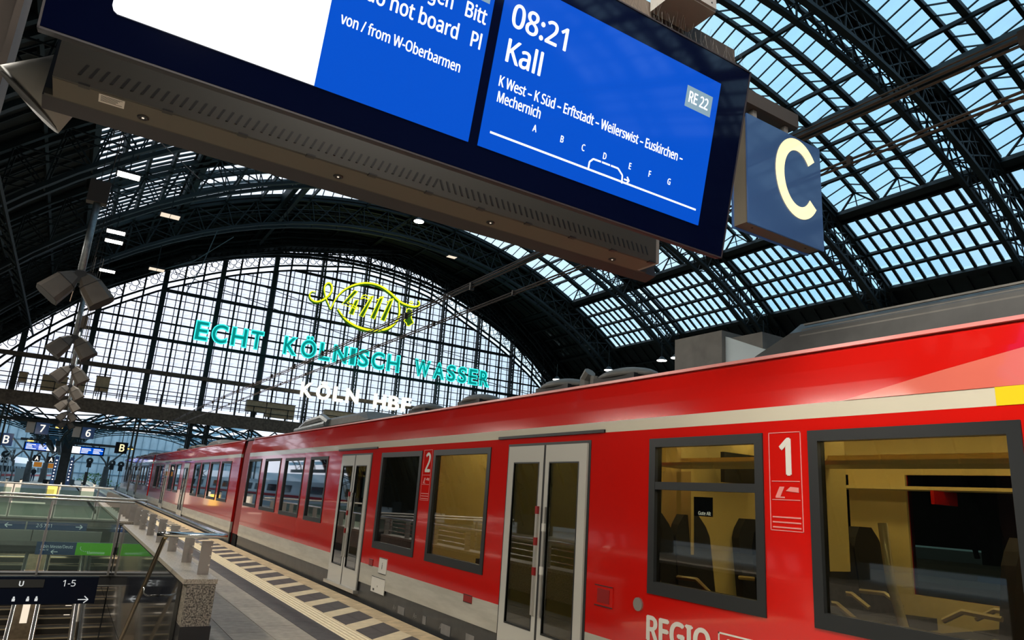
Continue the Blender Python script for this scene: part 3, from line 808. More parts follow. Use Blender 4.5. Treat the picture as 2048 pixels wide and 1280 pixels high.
def car_body(t, y0, y1, wins, doors, detail):
    holes = [(w[0], w[1], w[2], w[3]) for w in wins] + [(d[0], d[1], d[2], d[3]) for d in doors]
    b = MB(); wall_cells(b, XT, y0, y1, Z_R0, Z_ST0, holes); obj('side_panel', b, M['red'], t)
    cuts = [y0] + sorted(v for d in doors for v in d[:2]) + [y1]
    for a_, c_ in zip(cuts[::2], cuts[1::2]): tag(obj('lower_side_band', MB().box(XT - .001, XT + .06, a_, c_, Z_W0, Z_R0), M['skirtw'], t), 'pale grey lower band')
    b = MB(); wall_cells(b, XT + .02, y0, y1, Z_SK0, Z_W0, holes); tag(obj('skirt', b, M['skirtd'], t), 'charcoal underfloor skirt')
    b = MB().box(XT, XT + .06, y0, y1, Z_ST0, Z_ST1); tag(obj('cantrail_stripe', b, M['creamstripe'], t), 'cream stripe')
    # shoulder and roof as one swept shell
    pr = [(XT, Z_ST1), (XT + .013, Z_ST1 + .123), (XT + .028, Z_RT - .132), (XSH, Z_RT - .02), (XSH + .05, Z_RT + .02)]
    b = MB(); 
    sec = pr + [(x + .05, z - .03) for x, z in pr[::-1]]
    b.strip([[(x, y, z) for x, z in sec] for y in (y0, y1)]); obj('shoulder_panel', b, M['red'], t)
    rf = [(XSH + .05, Z_RT + .02), (XT + .25, Z_RT + .07), (XT + .5, Z_RT + .14), (XT + .9, Z_RT + .2), (XT + TW - .9, Z_RT + .2), (XT + TW - .45, Z_RT + .14), (XT + TW - .15, Z_RT)]
    sec = rf + [(x, z - .06) for x, z in rf[::-1]]
    obj('roof_shell', MB().strip([[(x, y, z) for x, z in sec] for y in (y0, y1)]), M['roofgrey'], t)
    # drip rail
    obj('drip_rail', MB().box(XSH + .0, XSH + .05, y0, y1, Z_RT + .01, Z_RT + .035), M['decalpink'], t)
    # far side, floor, ceiling, ends
    xf = XT + TW
    b = MB(); hf = []
    y = y0 + 1.0
    while y < y1 - 2: hf.append((y, y + 1.3, tz(-.6), tz(.5))); y += 1.9
    wall_cells(b, xf - .06, y0, y1, Z_SK0, Z_RT, hf); obj('far_side', b, M['red'], t)
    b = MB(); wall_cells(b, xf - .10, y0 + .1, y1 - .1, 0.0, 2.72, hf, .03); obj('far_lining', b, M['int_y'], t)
    g_ = MB()
    for h in hf: g_.add([(xf - .05, h[0], h[2]), (xf - .05, h[1], h[2]), (xf - .05, h[1], h[3]), (xf - .05, h[0], h[3])], [(0, 1, 2, 3)])
    obj('far_windows', g_, M['trglass_d'], t)['kind'] = 'stuff'
    obj('saloon_floor', MB().box(XT + .06, xf - .1, y0, y1, -.05, 0.0), M['int_f'], t)
    obj('saloon_ceiling', MB().box(XT + .2, xf - .1, y0 + .05, y1 - .05, 2.62, 2.66), M['int_c'], t)
    obj('saloon_light_strip', MB().box(XT + .75, XT + .87, y0 + .5, y1 - .5, 2.585, 2.615).box(xf - .95, xf - .83, y0 + .5, y1 - .5, 2.585, 2.615), M['int_lamp'], t)
    obj('end_wall', MB().box(XT + .06, xf - .06, y1 - .06, y1, Z_SK0, Z_RT), M['redmatt'], t)
    obj('end_wall', MB().box(XT + .06, xf - .06, y0, y0 + .06, Z_SK0, Z_RT), M['redmatt'], t)
def window(t, w, smoked=False, bar_=None, frame=.06, split=None, m=None):
    f = obj('window_frame', frame_mb(XT, w[0], w[1], w[2], w[3], frame, wb=frame * 1.35), M['wframe'], t)
    if bar_:
        b = MB().box(XT - .01, XT + .05, w[0] + frame, w[1] - frame, bar_ - .035, bar_ + .03); obj('vent_bar', b, M['wframe'], f)
    x = XT + .022; e = frame - .01
    obj('window_pane', MB().box(x, x + .006, w[0] + e, w[1] - e, w[2] + e, w[3] - e), m or (M['trglass_d'] if smoked else M['trglass']), f)
def door(t, d):
    """two sliding plug leaves with tall panes, a dark seal between them, grab rails and buttons"""
    y0, y1, z0, z1 = d; ym = (y0 + y1) / 2
    obj('door_surround', MB().box(XT - .006, XT + .06, y0 - .03, y0, z0, z1 + .03).box(XT - .006, XT + .06, y1, y1 + .03, z0, z1 + .03).box(XT - .006, XT + .06, y0, y1, z1, z1 + .03), M['wframe'], t)
    for a, c, s_ in ((y0 + .01, ym - .02, 1), (ym + .02, y1 - .01, -1)):
        w = c - a; sl = .085; ou = .135
        pa, pc = (a + ou, c - sl) if s_ > 0 else (a + sl, c - ou)
        pz0, pz1 = z0 + .30, z1 - .19
        b = MB(); x0, x1 = XT - .022, XT + .025
        b.box(x0, x1, a, pa, z0, z1).box(x0, x1, pc, c, z0, z1).box(x0, x1, pa, pc, z0, pz0).box(x0, x1, pa, pc, pz1, z1)
        lf = obj('door_leaf', b, M['doorgrey'], t)
        obj('door_pane', MB().box(XT - .012, XT - .006, pa, pc, pz0, pz1), M['trglass_d'], lf)
        r_ = MB().box(XT - .026, XT - .012, pa - .012, pc + .012, pz1 - .004, pz1 + .01).box(XT - .026, XT - .012, pa - .012, pc + .012, pz0 - .012, pz0 + .004)
        r_.box(XT - .026, XT - .012, pa - .012, pa, pz0, pz1).box(XT - .026, XT - .012, pc, pc + .012, pz0, pz1); obj('pane_seal', r_, M['wframe'], lf)
        yg = (c - .05) if s_ > 0 else (a + .05)
        obj('grab_rail', MB().box(XT - .045, XT - .02, yg - .018, yg + .018, z0 + .45, z1 - .65), M['alu'], lf)
        for zz in (1.02, 1.45) if s_ > 0 else (1.0, 1.3, 1.62):
            obj('door_button' if s_ < 0 and zz == 1.0 else 'door_plate', MB().box(XT - .048, XT - .024, yg - .022, yg + .022, zz - .04, zz + .04), M['redmatt'] if s_ < 0 else M['decal'], lf)
    obj('door_seal', MB().box(XT - .02, XT + .03, ym - .02, ym + .02, z0, z1), M['rubber'], t)
    obj('door_gutter', MB().box(XT - .02, XT + .01, y0 - .24, y1 + .26, z1 + .095, z1 + .125), M['black'], t)
    obj('door_sill', MB().box(XT - .07, XT + .05, y0 - .02, y1 + .05, z0 - .05, z0), M['alu'], t)
    # vestibule behind the door
    obj('vestibule_screen', MB().box(XT + .9, XT + .94, y0 - .5, y0 - .1, 0.0, 2.1), M['int_y'], t)
def seat(t, x, y, face=1, z=0.42):
    """double saloon seat; face = +1 looks towards +y"""
    s_ = face
    base = obj('seat', MB().prism([(x - .23, y - .22 * s_, z), (x + .23, y - .22 * s_, z), (x + .23, y + .24 * s_, z + .02), (x - .23, y + .24 * s_, z + .02)], (0, 0, .10)), M['seat'], t)
    n = 9; rings = []
    for i in range(n):
        u = i / (n - 1); zz = z + .08 + u * .80; w = .25 - .02 * u - (.13 if i == n - 1 else .045 if i == n - 2 else 0); yy = y - (.22 + .09 * u) * s_
        th = .055
        rings.append([(x - w, yy - th, zz), (x + w, yy - th, zz), (x + w * .92, yy + th, zz), (x - w * .92, yy + th, zz)])
    obj('seat_back', MB().strip(rings), M['seat'], base)
    obj('armrest', MB().tube([(x - .25, y - .22 * s_, z + .30), (x - .25, y + .05 * s_, z + .31), (x - .25, y + .20 * s_, z + .22)], .022, 6), M['grab'], base)
    obj('seat_foot', MB().box(x - .05, x + .05, y - .08, y + .08, 0, z), M['black'], base)

def zz(a): return tz(a)
# windows measured along the side: (near y, far y, bottom, top)
CARS = []
t1 = thing('railcar', 'nearest red regional train car with a cream roof stripe and large windows', 'train', (XT + TW / 2, 8, 0), 'coupled red train cars')
W1 = [(1.75 * K_, 3.06 * K_, zz(-.67), zz(.61)), (3.44 * K_, 4.64 * K_, zz(-.675), zz(.61)), (7.40 * K_, 8.97 * K_, zz(-.86), zz(.61)), (9.35 * K_, 10.89 * K_, zz(-.86), zz(.61)),
      (13.64 * K_, 14.80 * K_, zz(-.66), zz(.60)), (15.24 * K_, 16.80 * K_, zz(-.65), zz(.60)), (17.2 * K_, 18.73 * K_, zz(-.64), zz(.61)), (19.16 * K_, 20.6 * K_, zz(-.62), zz(.62)),
      (-.3, 1.35, zz(-.67), zz(.61)), (-4.5, -2.9, zz(-.67), zz(.61))]
D1 = [(5.50 * K_, 6.97 * K_, zz(-1.56), zz(.60)), (11.34 * K_, 12.80 * K_, zz(-1.56), zz(.59))]
car_body(t1, -6, 20.95, W1, D1, True)
for i, w in enumerate(W1): window(t1, w, smoked=(i in (3, 4, 5, 6, 7)), bar_=(zz(.21) if i == 1 else None), frame=.075 if i < 4 else .06, m=(M['trglass'] if i == 2 else None))
for d in D1: door(t1, d)
# class marks and lettering on the side; text runs towards -y when seen from the platform
RT, UP = (0, -1, 0), (0, 0, 1)
def side_text(name, body, size, y, z, m, x=XT - .004, xs=1.0, **k): return text_obj(name, body, m, size, (x, y, z), RT, UP, t1, xs=xs, depth=.001, **k)
def outline_box(name, y0, y1, z0, z1, w, m, x=XT - .003):
    b = MB().box(x, x + .002, y0, y1, z0, z0 + w).box(x, x + .002, y0, y1, z1 - w, z1).box(x, x + .002, y0, y0 + w, z0, z1).box(x, x + .002, y1 - w, y1, z0, z1)
    return obj(name, b, m, t1)
def class_mark(ya, yb, z0, z1, num, s):
    outline_box('class_mark_frame', ya, yb, z0, z1, .006, M['decalpink'])
    side_text('class_number', num, s, yb - .05 * (yb - ya) - (yb - ya) * .22, z1 - .05 - s, M['decal'], bold=.012, xs=.85)
    for k in range(2): obj('class_mark_line', MB().box(XT - .003, XT, ya + .02, yb - .02, z1 - s - .10 - k * .13, z1 - s - .094 - k * .13), M['decalpink'], t1)
    b = MB(); ym, zm = (ya + yb) / 2, z1 - s - .165
    b.prism([(XT - .003, yb - .05, zm - .04), (XT - .003, yb - .09, zm - .04), (XT - .003, ym + .01, zm + .03), (XT - .003, ym + .05, zm + .03)], (.002, 0, 0))
    b.prism([(XT - .003, ym - .0, zm + .0), (XT - .003, ya + .03, zm - .01), (XT - .003, ya + .03, zm + .025), (XT - .003, ym - .04, zm + .03)], (.002, 0, 0))
    b.prism([(XT - .003, yb - .05, zm - .05), (XT - .003, ym + .01, zm - .05), (XT - .003, ym + .01, zm - .04), (XT - .003, yb - .05, zm - .04)], (.002, 0, 0))
    obj('class_mark_symbol', b, M['decalpink'], t1)
    for k in range(3): obj('class_mark_line', MB().box(XT - .003, XT, ya + .02, yb - .02, z0 + .02 + k * .035, z0 + .03 + k * .035), M['decalpink'], t1)
class_mark(3.12 * K_, 3.39 * K_, zz(-.08), zz(.61), '1', .255)
class_mark(9.03 * K_, 9.30 * K_, zz(-.08), zz(.62), '2', .26)
side_text('operator_lettering', 'REGIO', .185, 4.66 * K_, zz(-1.035), M['decal'], bold=.012, xs=.92)
outline_box('lettering_frame', 3.1, 3.88 * K_, zz(-1.05), zz(-.84), .012, M['decal'])
side_text('operator_lettering', 'NRW', .12, 3.85, zz(-1.0), M['decal'], bold=.008)
# salmon sweep and yellow length of stripe on the shoulder
def shoulder(y, u, off=.004):   # u 0..1 up the shoulder
    pts = [(XT, Z_ST1), (XT + .013, Z_ST1 + .123), (XT + .028, Z_RT - .132), (XSH, Z_RT - .02)]
    L = [0, .33, .7, 1]
    for i in range(3):
        if u <= L[i + 1]:
            f = (u - L[i]) / (L[i + 1] - L[i]); return (pts[i][0] + (pts[i + 1][0] - pts[i][0]) * f - off, y, pts[i][1] + (pts[i + 1][1] - pts[i][1]) * f + off * .3)
    return (XSH - off, y, Z_RT)
b = MB(); n = 24; prev = None
for i in range(n + 1):
    y = 2.78 * K_ - i * .16; u1 = min(.98, i * .09)
    if u1 >= .97: u1 = .97
    col = [shoulder(y, 0)] + [shoulder(y, min(u1, .33)), shoulder(y, min(u1, .7)), shoulder(y, u1)]
    if prev: b.add(prev + col, [(0, 1, 5, 4), (1, 2, 6, 5), (2, 3, 7, 6)])
    prev = col
tag(obj('sweep_decal', b, M['pink'], t1), 'salmon sweep on the roof shoulder')
tag(obj('first_class_stripe', MB().box(XT - .003, XT, -5, 1.86 * K_, Z_ST0, Z_ST1), M['ystripe'], t1), 'yellow length of stripe')
# small hatches and sockets
def hatch(y0, y1, z0, z1, m, name='side_hatch'):
    f = obj(name, MB().box(XT - .010, XT, y0, y1, z0, z1), m, t1)
    obj('hatch_edge', MB().box(XT - .013, XT - .009, y0, y1, z0, z0 + .008), M['wframe'], f); obj('hatch_edge', MB().box(XT - .013, XT - .009, y0, y1, z1 - .008, z1), M['wframe'], f)
    return f
hatch(5.08 * K_, 5.33 * K_, zz(-.87), zz(-.69), M['red'])
obj('hatch_grille', MB().box(XT - .014, XT - .009, 5.12 * K_, 5.29 * K_, zz(-.84), zz(-.72)), M['redmatt'], t1)
obj('filler_cap', MB().disc((XT - .015, 4.75 * K_, zz(-.78)), (1, 0, 0), .055, .02, 16), M['brushed'], t1)
f = hatch(10.22 * K_, 10.52 * K_, zz(-1.20), zz(-.97), M['decal']); side_text('hatch_mark', 'i', .09, 10.40 * K_, zz(-1.13), M['black'], x=XT - .012)
f = hatch(10.22 * K_, 10.74 * K_, zz(-1.49), zz(-1.26), M['decal']); side_text('hatch_mark', 'x', .03, 10.5 * K_, zz(-1.40), M['black'], x=XT - .012)
obj('hatch_mark', MB().box(XT - .012, XT - .010, 10.6 * K_, 10.66 * K_, zz(-1.46), zz(-1.43)), M['black'], t1)
hatch(10.78 * K_, 10.93 * K_, zz(-1.13), zz(-1.03), M['redmatt']); hatch(7.60 * K_, 7.80 * K_, zz(-1.205), zz(-1.115), M['redmatt'])
for y, w, h in ((9.6, .22, .1), (8.9, .1, .1), (8.2, .25, .12), (7.6, .2, .1), (7.15, .2, .09)):
    obj('underfloor_label', MB().box(XT + .014, XT + .02, y, y + w, .14 - h, .14), M['concrete'], t1)
for y in (9.3, 8.5, 10.0): side_text('underfloor_lettering', 'A=', .07, y, .06, M['concrete'], x=XT + .014)
# train interior pieces visible through the clear windows
b = MB(); tag(obj('grab_pole', MB().tube([(4.68, 2.40, .80), (4.68, 2.56, .90), (4.68, 2.66, 1.08), (4.68, 2.73, 1.35), (4.68, 2.76, 1.72)], .030, 10), M['grab'], t1, True), 'curved pale yellow grab pole')
for y, fc in ((2.05, 1), (3.45, -1), (0.2, 1), (4.85, -1)):
    for x in (4.85, 5.35): seat(t1, x, y, fc, .80)
for y, fc in ((4.85, -1), (3.9, -1), (2.9, 1), (1.6, -1), (.4, 1)):
    for x in (6.25, 6.75): seat(t1, x, y, fc, .80)
obj('raised_floor', MB().box(XT + .08, XT + TW - .12, -5.8, 5.2, .36, .40), M['int_f'], t1)
for y in (8.2, 9.4, 14.5, 16, 17.6, 19.4):
    for x in (6.3, 6.8): seat(t1, x, y, 1 if int(y * 2) % 2 else -1)
for y in (14.2, 15.6, 17.3, 19.5):
    seat(t1, 4.85, y, 1)
obj('luggage_rack', MB().box(4.62, 4.98, -1, 4.9, 2.10, 2.13).box(4.98, 5.0, -1, 4.9, 2.1, 2.2), M['int_y'], t1)
obj('luggage_rack', MB().box(6.75, 7.02, -1, 21, 2.05, 2.08), M['int_y'], t1)
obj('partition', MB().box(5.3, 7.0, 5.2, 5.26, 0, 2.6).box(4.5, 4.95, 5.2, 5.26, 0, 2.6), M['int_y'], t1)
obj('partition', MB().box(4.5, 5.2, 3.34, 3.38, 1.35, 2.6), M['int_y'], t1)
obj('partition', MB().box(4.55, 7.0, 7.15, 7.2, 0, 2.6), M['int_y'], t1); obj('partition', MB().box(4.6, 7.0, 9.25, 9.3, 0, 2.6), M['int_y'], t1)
obj('cabinet', MB().box(4.7, 5.5, 7.4, 8.2, 0, .95), M['seat'], t1)
obj('driver_partition', MB().box(4.5, 7.0, 11.1, 11.15, 0, 2.6), M['int_f'], t1)
obj('info_monitor', MB().box(5.6, 6.3, 4.9, 4.95, 2.02, 2.32), M['black'], t1)
p = obj('poster', MB().box(6.7, 6.98, 6.5, 6.53, 1.70, 1.98), M['signdark'], t1)
b = obj('window_poster', MB().box(XT + .05, XT + .054, 4.02, 4.22, zz(-.02), zz(.13)), M['signdark'], t1)
side_text('poster_lettering', 'Gute Alt', .028, 4.17, zz(-.01), M['lcdtext'], x=XT + .047, xs=.9)
obj('red_notice', MB().box(6.6, 7.0, 3.4, 3.43, 1.92, 2.04), M['red'], t1)
# roof equipment on the nearest car
def hood(t, y0, y1, x0, x1, z0, z1, taper, m, name, cut=.35, ribs=0):
    xm = (x0 + x1) / 2
    def sec(y, k): 
        h = (z1 - z0) * k
        return [(x0, y, z0), (x0 + .02, y, z0 + h * .55), (x0 + cut * .5, y, z0 + h * .92), (x0 + cut, y, z0 + h), (x1 - cut, y, z0 + h), (x1 - cut * .5, y, z0 + h * .92), (x1 - .02, y, z0 + h * .55), (x1, y, z0)]
    o = obj(name, MB().strip([sec(y0, .12), sec(y0 + taper, 1), sec(y1 - taper, 1), sec(y1, .12)]), m, t)
    return o
h1 = hood(t1, -3.0, 3.95, 4.9, 6.6, 3.04, 3.34, .35, M['roofgrey'], 'air_conditioning_hood')
for i in range(3): obj('hood_rib', MB().box(4.915 + .03 * i, 4.935 + .03 * i, -2.5, 3.5, 3.16 + i * .055, 3.175 + i * .055), M['roofgrey2'], h1)
obj('roof_box', MB().box(4.95, 6.5, 4.35, 4.95, 3.04, 3.37).box(5.02, 6.42, 3.95, 4.35, 3.04, 3.30), M['roofgrey2'], t1)
obj('roof_box_fairing', MB().prism([(5.0, 3.7, 3.04), (5.0, 4.4, 3.04), (5.0, 4.4, 3.34)], (1.4, 0, 0)), M['facade'], t1)
def dome(t, y, r_=.42, h=.12, x=5.05):
    b = MB(); rings = []
    for k in range(5):
        a = k / 4 * math.pi / 2; rr = r_ * math.cos(a) + .02; z = 3.07 + h * math.sin(a)
        rings.append([(x + rr * .6 * math.cos(2 * math.pi * j / 14), y + rr * math.sin(2 * math.pi * j / 14), z) for j in range(14)])
    o = obj('roof_vent', b.strip(rings), M['roofgrey2'], t, True)
    obj('roof_vent_base', MB().box(x - .22, x + .22, y - r_ * .8, y + r_ * .8, 3.0, 3.08), M['black'], o)
for y in (5.75, 6.9, 9.0, 10.8): dome(t1, y)
obj('roof_horn', MB().tube([(4.95, 6.38, 3.02), (4.95, 6.38, 3.12), (4.95, 6.30, 3.2)], .07, 8).tube([(4.95, 6.22, 3.02), (4.95, 6.22, 3.14)], .05, 8), M['roofgrey2'], t1)
hood(t1, 13.0, 17.8, 4.8, 6.7, 3.03, 3.27, .6, M['roofgrey2'], 'engine_cooling_hood')
obj('hood_tube', MB().tube([(4.82, 17.6, 3.06), (4.82, 17.0, 3.2), (4.82, 15.9, 3.24), (4.82, 15.4, 3.1)], .09, 8).tube([(4.78, 17.9, 3.03), (4.78, 15.5, 3.08)], .07, 8), M['galv'], t1)
# cars two and three
def gangway(t, y0, y1, fw):
    b = MB(); k = 7
    for i in range(k):
        y = y0 + (y1 - y0) * i / (k - 1)
        b.box(XT + .10 + .05 * (i % 2), XT + TW - .1, y, y + .06, -.4, Z_RT - .03 - .04 * (i % 2))
    obj('gangway_bellows', b, M['rubber'], t)
    s_ = MB()
    fa, fb = y0 - fw, y0 + .12
    for (za, zb_, xa, xb) in ((.28, Z_ST1, XT + .02, XT + .02), (Z_ST1, Z_RT - .02, XT + .02, XSH + .02)):
        s_.hexa([(xa, fa, za), (xa + .05, fa, za), (xa + .05, fb, za), (xa, fb, za), (xb, fa, zb_), (xb + .05, fa, zb_), (xb + .05, fb, zb_), (xb, fb, zb_)])
    tag(obj('gangway_fairing', s_, M['redmatt'], t), 'dark red fairing')
def simple_car(y0, y1, label, wy, dy):
    t = thing('railcar', label, 'train', (XT + TW / 2, (y0 + y1) / 2, 0), 'coupled red train cars')
    ws = [(a, b_, zz(-.63), zz(.60)) for a, b_ in wy]; ds = [(a, b_, zz(-1.56), zz(.59)) for a, b_ in dy]
    car_body(t, y0, y1, ws, ds, False)
    for w in ws: window(t, w, smoked=True)
    for d in ds: door(t, d)
    for a, b_ in wy[::2]:
        for x in (4.85, 6.3): seat(t, x, a + .5, 1)
    hood(t, y0 + 6.4, y0 + 9.2, 4.8, 6.7, 3.03, 3.25, .6, M['roofgrey2'], 'air_conditioning_hood')
    hood(t, y0 + 1.2, y0 + 2.2, 4.9, 6.2, 3.0, 3.15, .2, M['roofgrey'], 'roof_hatch_cover')
    for y in (y0 + 12, y0 + 14, y0 + 18): dome(t, y)
    gangway(t, y0 - .5, y0 - .06, .58 if y0 < 30 else .12)
    return t
t2 = simple_car(22.1, 45.9, 'second red train car, behind the first dark bellows joint', [(23.3, 24.9), (25.25, 26.9), (27.2, 28.8), (29.1, 30.6), (34.3, 35.9), (36.3, 37.9), (40.6, 42.2), (42.6, 44.2)], [(31.9, 33.3), (38.6, 40.0)])
t3 = simple_car(46.6, 69.5, 'farthest red train car, beyond the second bellows joint', [(47.6, 49.2), (49.6, 51.2), (51.6, 53.2), (56, 57.6), (58, 59.6), (62.6, 64.2), (64.8, 66.4)], [(53.8, 55.2), (60.3, 61.7)])
for y0_, car in ((2, t1), (16, t1), (26, t2), (41, t2), (50, t3), (65, t3)):   # wheelsets below the bodies
    bg_ = MB().box(4.6, 4.75, y0_ - 1.5, y0_ + 1.5, -.55, -.3)
    bg_o = obj('bogie', bg_, M['black'], car)
    for dy in (-1, 1): obj('wheel', MB().disc((4.75, y0_ + dy, -.40), (1, 0, 0), .40, .12, 20), M['rail'], bg_o)

# ================================================================ STAIR WELLS IN THE PLATFORM
def z_(c): return c + H
# granite parapet beside the first well
def parapet(x0, x1, y0, y1, label):
    t = thing('parapet', label, 'parapet', ((x0 + x1) / 2, y0, 0))
    n = max(1, int((y1 - y0) / 1.2)); L = (y1 - y0) / n
    for i in range(n):
        a, b_ = y0 + i * L + .002, y0 + (i + 1) * L - .002
        obj('granite_slab', MB().box(x0 + .003, x1 - .012, a, b_, .18, .60), M['granite'], t)
        tag(obj('coping_slab', MB().box(x0 - .04, x1 + .0, a, b_, .605, .655), M['granite_l'], t), 'pale speckled granite coping')
    tag(obj('plinth', MB().box(x0 + .0, x1 + .004, y0 - .01, y1, 0, .18), M['black'], t), 'black plinth')
    return t
parapet(PITR + .045, 1.66, 8.50, 17.5, 'long speckled granite parapet with pale coping beside the red train platform')
parapet(PITR + .045, 1.66, 18.6, 30.2, 'farther granite parapet behind the glass balustrade, beside the second stair opening')
parapet(PITL - .35, PITL - .045, 8.5, 30.2, 'granite parapet on the far side of the stair openings')
# railing on the parapet: flat posts, three rods each bay and a tube handrail
RZ = 1.08
rl = thing('railing', 'stainless railing of flat posts on the granite parapet, polished tube on top', 'railing', (1.55, 8.9, .655))
ys = [8.9, 10.15, 11.6, 13.1, 14.6, 16.1, 17.4]
for y in ys:
    o = obj('post', MB().box(1.50, 1.62, y - .008, y + .008, .655, 1.02), M['brushed'], rl)
    for k in range(3): obj('bolt', MB().disc((1.61, y - .016, .76 + .10 * k), (0, 1, 0), .010, .010, 8), M['chrome'], o)
for a, b_ in zip(ys, ys[1:]):
    for k in range(3): obj('rod', MB().tube([(1.57, a, .76 + .10 * k), (1.57, b_, .76 + .10 * k)], .009, 6), M['chrome'], rl)
obj('handrail', MB().tube([(1.05, 9.02, RZ - .01), (1.13, 8.92, RZ), (1.25, 8.9, RZ), (1.66, 8.82, RZ), (1.73, 8.84, RZ), (1.75, 8.95, RZ), (1.72, 9.4, RZ), (1.72, 17.6, RZ)], .030, 10), M['chrome'], rl, True)
rs = rl
obj('stair_handrail', MB().tube([(1.13, 8.98, RZ - .02), (1.12, 9.06, RZ - .06), (1.12, 17.2, RZ - .06 - 8.14 * .60)], .026, 10), M['brass'], rs, True)
for k in range(4):
    y = 10.1 + 2.0 * k; zc = RZ - .06 - (y - 9.06) * .60
    obj('bracket', MB().tube([(1.12, y, zc - .02), (1.13, y, zc - .10), (1.18, y, zc - .13), (1.30, y, zc - .13)], .012, 8), M['chrome'], rs, True)
# side rail of the far parapets (reads as a thin line towards the far end)
rf_ = thing('railing', 'far run of railing beyond the glass balustrade, dark flat posts', 'railing', (1.6, 18.7, .655))
y = 18.8
while y < 30: obj('post', MB().box(1.50, 1.64, y, y + .016, .655, 1.03), M['brushed'], rf_); y += .95
obj('handrail', MB().tube([(1.72, 18.0, RZ), (1.72, 30.6, RZ)], .026, 8), M['chrome'], rf_)
# pit walls, stair, lower passage
FL = -5.0
def pit(y0, y1, nm):
    w = struct('wall_' + nm, None, None, 'glass clad sides of the stair opening')
    for x, s_ in ((PITR, 1), (PITL, -1)):
        n = int((y1 - y0) / 1.5); L = (y1 - y0) / n
        for i in range(n):
            for za, zb_ in ((-.95, .60), (-2.6, -.96), (FL, -2.61)):
                obj('cladding_panel', MB().box(min(x, x + s_ * .04) - (.0), max(x, x + s_ * .04), y0 + i * L + .004, y0 + (i + 1) * L - .004, za + .004, zb_ - .004), M['pitwall'], w)
        obj('wall_core', MB().box(min(x + s_ * .045, x + s_ * .2), max(x + s_ * .045, x + s_ * .2), y0, y1, FL, -.91), M['pitdark'], w)
pit(PIT0, PIT1, 'stair'); pit(PB0, PB1, 'stair_far')
obj('pit_end', MB().box(PITL, PITR, PIT0 - .1, PIT0 - .02, FL, -.07), M['pitdark'], struct('wall_near_pit'))
stw = struct('trim_7', None, None, 'first stairway down to the passage')
for i in range(29):
    obj('stair_step', MB().box(-2.55, 1.26, PIT0 + .0 + i * .29, PIT0 + .30 + i * .29, -.17 * (i + 1) - .12, -.17 * (i + 1)), M['step'], stw)
tag(obj('step_marking', MB().box(PITL, PITR, PIT0 - .42, PIT0 - .02, -.012, .002), M['cream'], stw), 'pale yellow edge marking')
# cross bridge edge under the glass balustrade
br = struct('trim_8', None, None, 'edge beam that carries the glass balustrade')
obj('edge_beam', MB().box(PITL, PITR, PIT1 + .02, PB0 - .02, -.62, -.38), M['pitdark'], br)
obj('edge_beam_line', MB().box(PITL, PITR, PIT1 + .0, PIT1 + .02, -.44, -.42).box(PITL, PITR, PIT1, PIT1 + .02, -.64, -.62), M['alu'], br)
bal = thing('glass_balustrade', 'glass balustrade across the near stair opening with twin steel top rails', 'balustrade', (-.6, PIT1, -.4))
xs_ = [PITL + .05, -1.35, -.05 - .0, 1.24]
for x in xs_: obj('post', MB().box(x - .02, x + .02, PIT1 - .05, PIT1 + .01, -.42, 1.05), M['brushed'], bal)
for a, b_ in zip(xs_, xs_[1:]): obj('glass_panel', MB().box(a + .03, b_ - .03, PIT1 - .026, PIT1 - .014, -.32, .98), M['bal_glass'], bal)
obj('top_rail', MB().tube([(PITL, PIT1 - .1, 1.16), (1.72, PIT1 - .1, 1.16)], .024, 8), M['alu'], bal)
obj('lower_rail', MB().tube([(PITL, PIT1 + .05, 1.09), (1.5, PIT1 + .05, 1.09)], .020, 8), M['alu'], bal)
bal2 = thing('glass_balustrade', 'distant glass balustrade behind the first, across the end of the second opening', 'balustrade', (-.6, 30, 0))
obj('top_rail', MB().tube([(PITL, 30.0, 1.14), (1.72, 30.0, 1.14)], .03, 8), M['alu'], bal2)
for a in (-2.55, -1.3, 0, 1.25): obj('post', MB().box(a - .02, a + .02, 29.98, 30.02, 0, 1.12), M['brushed'], bal2)
for a in (-2.5, -1.25, .05): obj('glass_panel', MB().box(a, a + 1.15, 29.99, 30.0, .08, 1.0), M['bal_glass'], bal2)
# fascias across the second opening
def cross(y, z0, z1, x0=PITL, x1=PITR, m='pitdark', d=.25):
    return struct('trim_9', MB().box(x0, x1, y, y + d, z0, z1), M[m], 'cross fascia in the stair opening')
cross(30.05, -1.1, -.02); cross(26.2, -.42, -.02)
pf = thing('steel_fascia', 'pale steel fascia panel behind the glass, above the green sign', 'panel', (-.6, 22, -.1))
for x0, x1 in ((-2.5, -.35), (-.33, 1.2)): obj('panel', MB().box(x0, x1, 22, 22.05, z_(-1.80), z_(-1.53)), M['alu'], pf)
# signs in the well
def flat_sign(name, label, x0, x1, y, z0, z1, m, cat='sign', d=.06, group=None):
    t = thing(name, label, cat, ((x0 + x1) / 2, y, z0), group)
    obj('panel', MB().box(x0, x1, y, y + d, z0, z1), m, t); return t
def stext(t, body, size, x, y, z, m, xs=1.0, name='lettering', **k):
    return text_obj(name, body, m, size, (x, y - .004, z), (1, 0, 0), (0, 0, 1), t, xs=xs, depth=.0015, **k)
s1 = flat_sign('direction_sign', 'blue and green sign behind the balustrade glass, arrow below the writing', -.16, 1.25, PB0 - .12, z_(-1.745), z_(-1.49), M['signblue'])
obj('green_panel', MB().box(.56, 1.25, PB0 - .125, PB0 - .12, z_(-1.745), z_(-1.49)), M['green'], s1)
stext(s1, 'Köln Messe/Deutz', .060, -.08, PB0 - .122, z_(-1.61), M['lighttext'], .82)
stext(s1, 'Gleis 10', .028, -.08, PB0 - .122, z_(-1.66), M['lighttext'])
stext(s1, 'koelnmesse', .050, .78, PB0 - .127, z_(-1.715), M['lighttext'], .85)
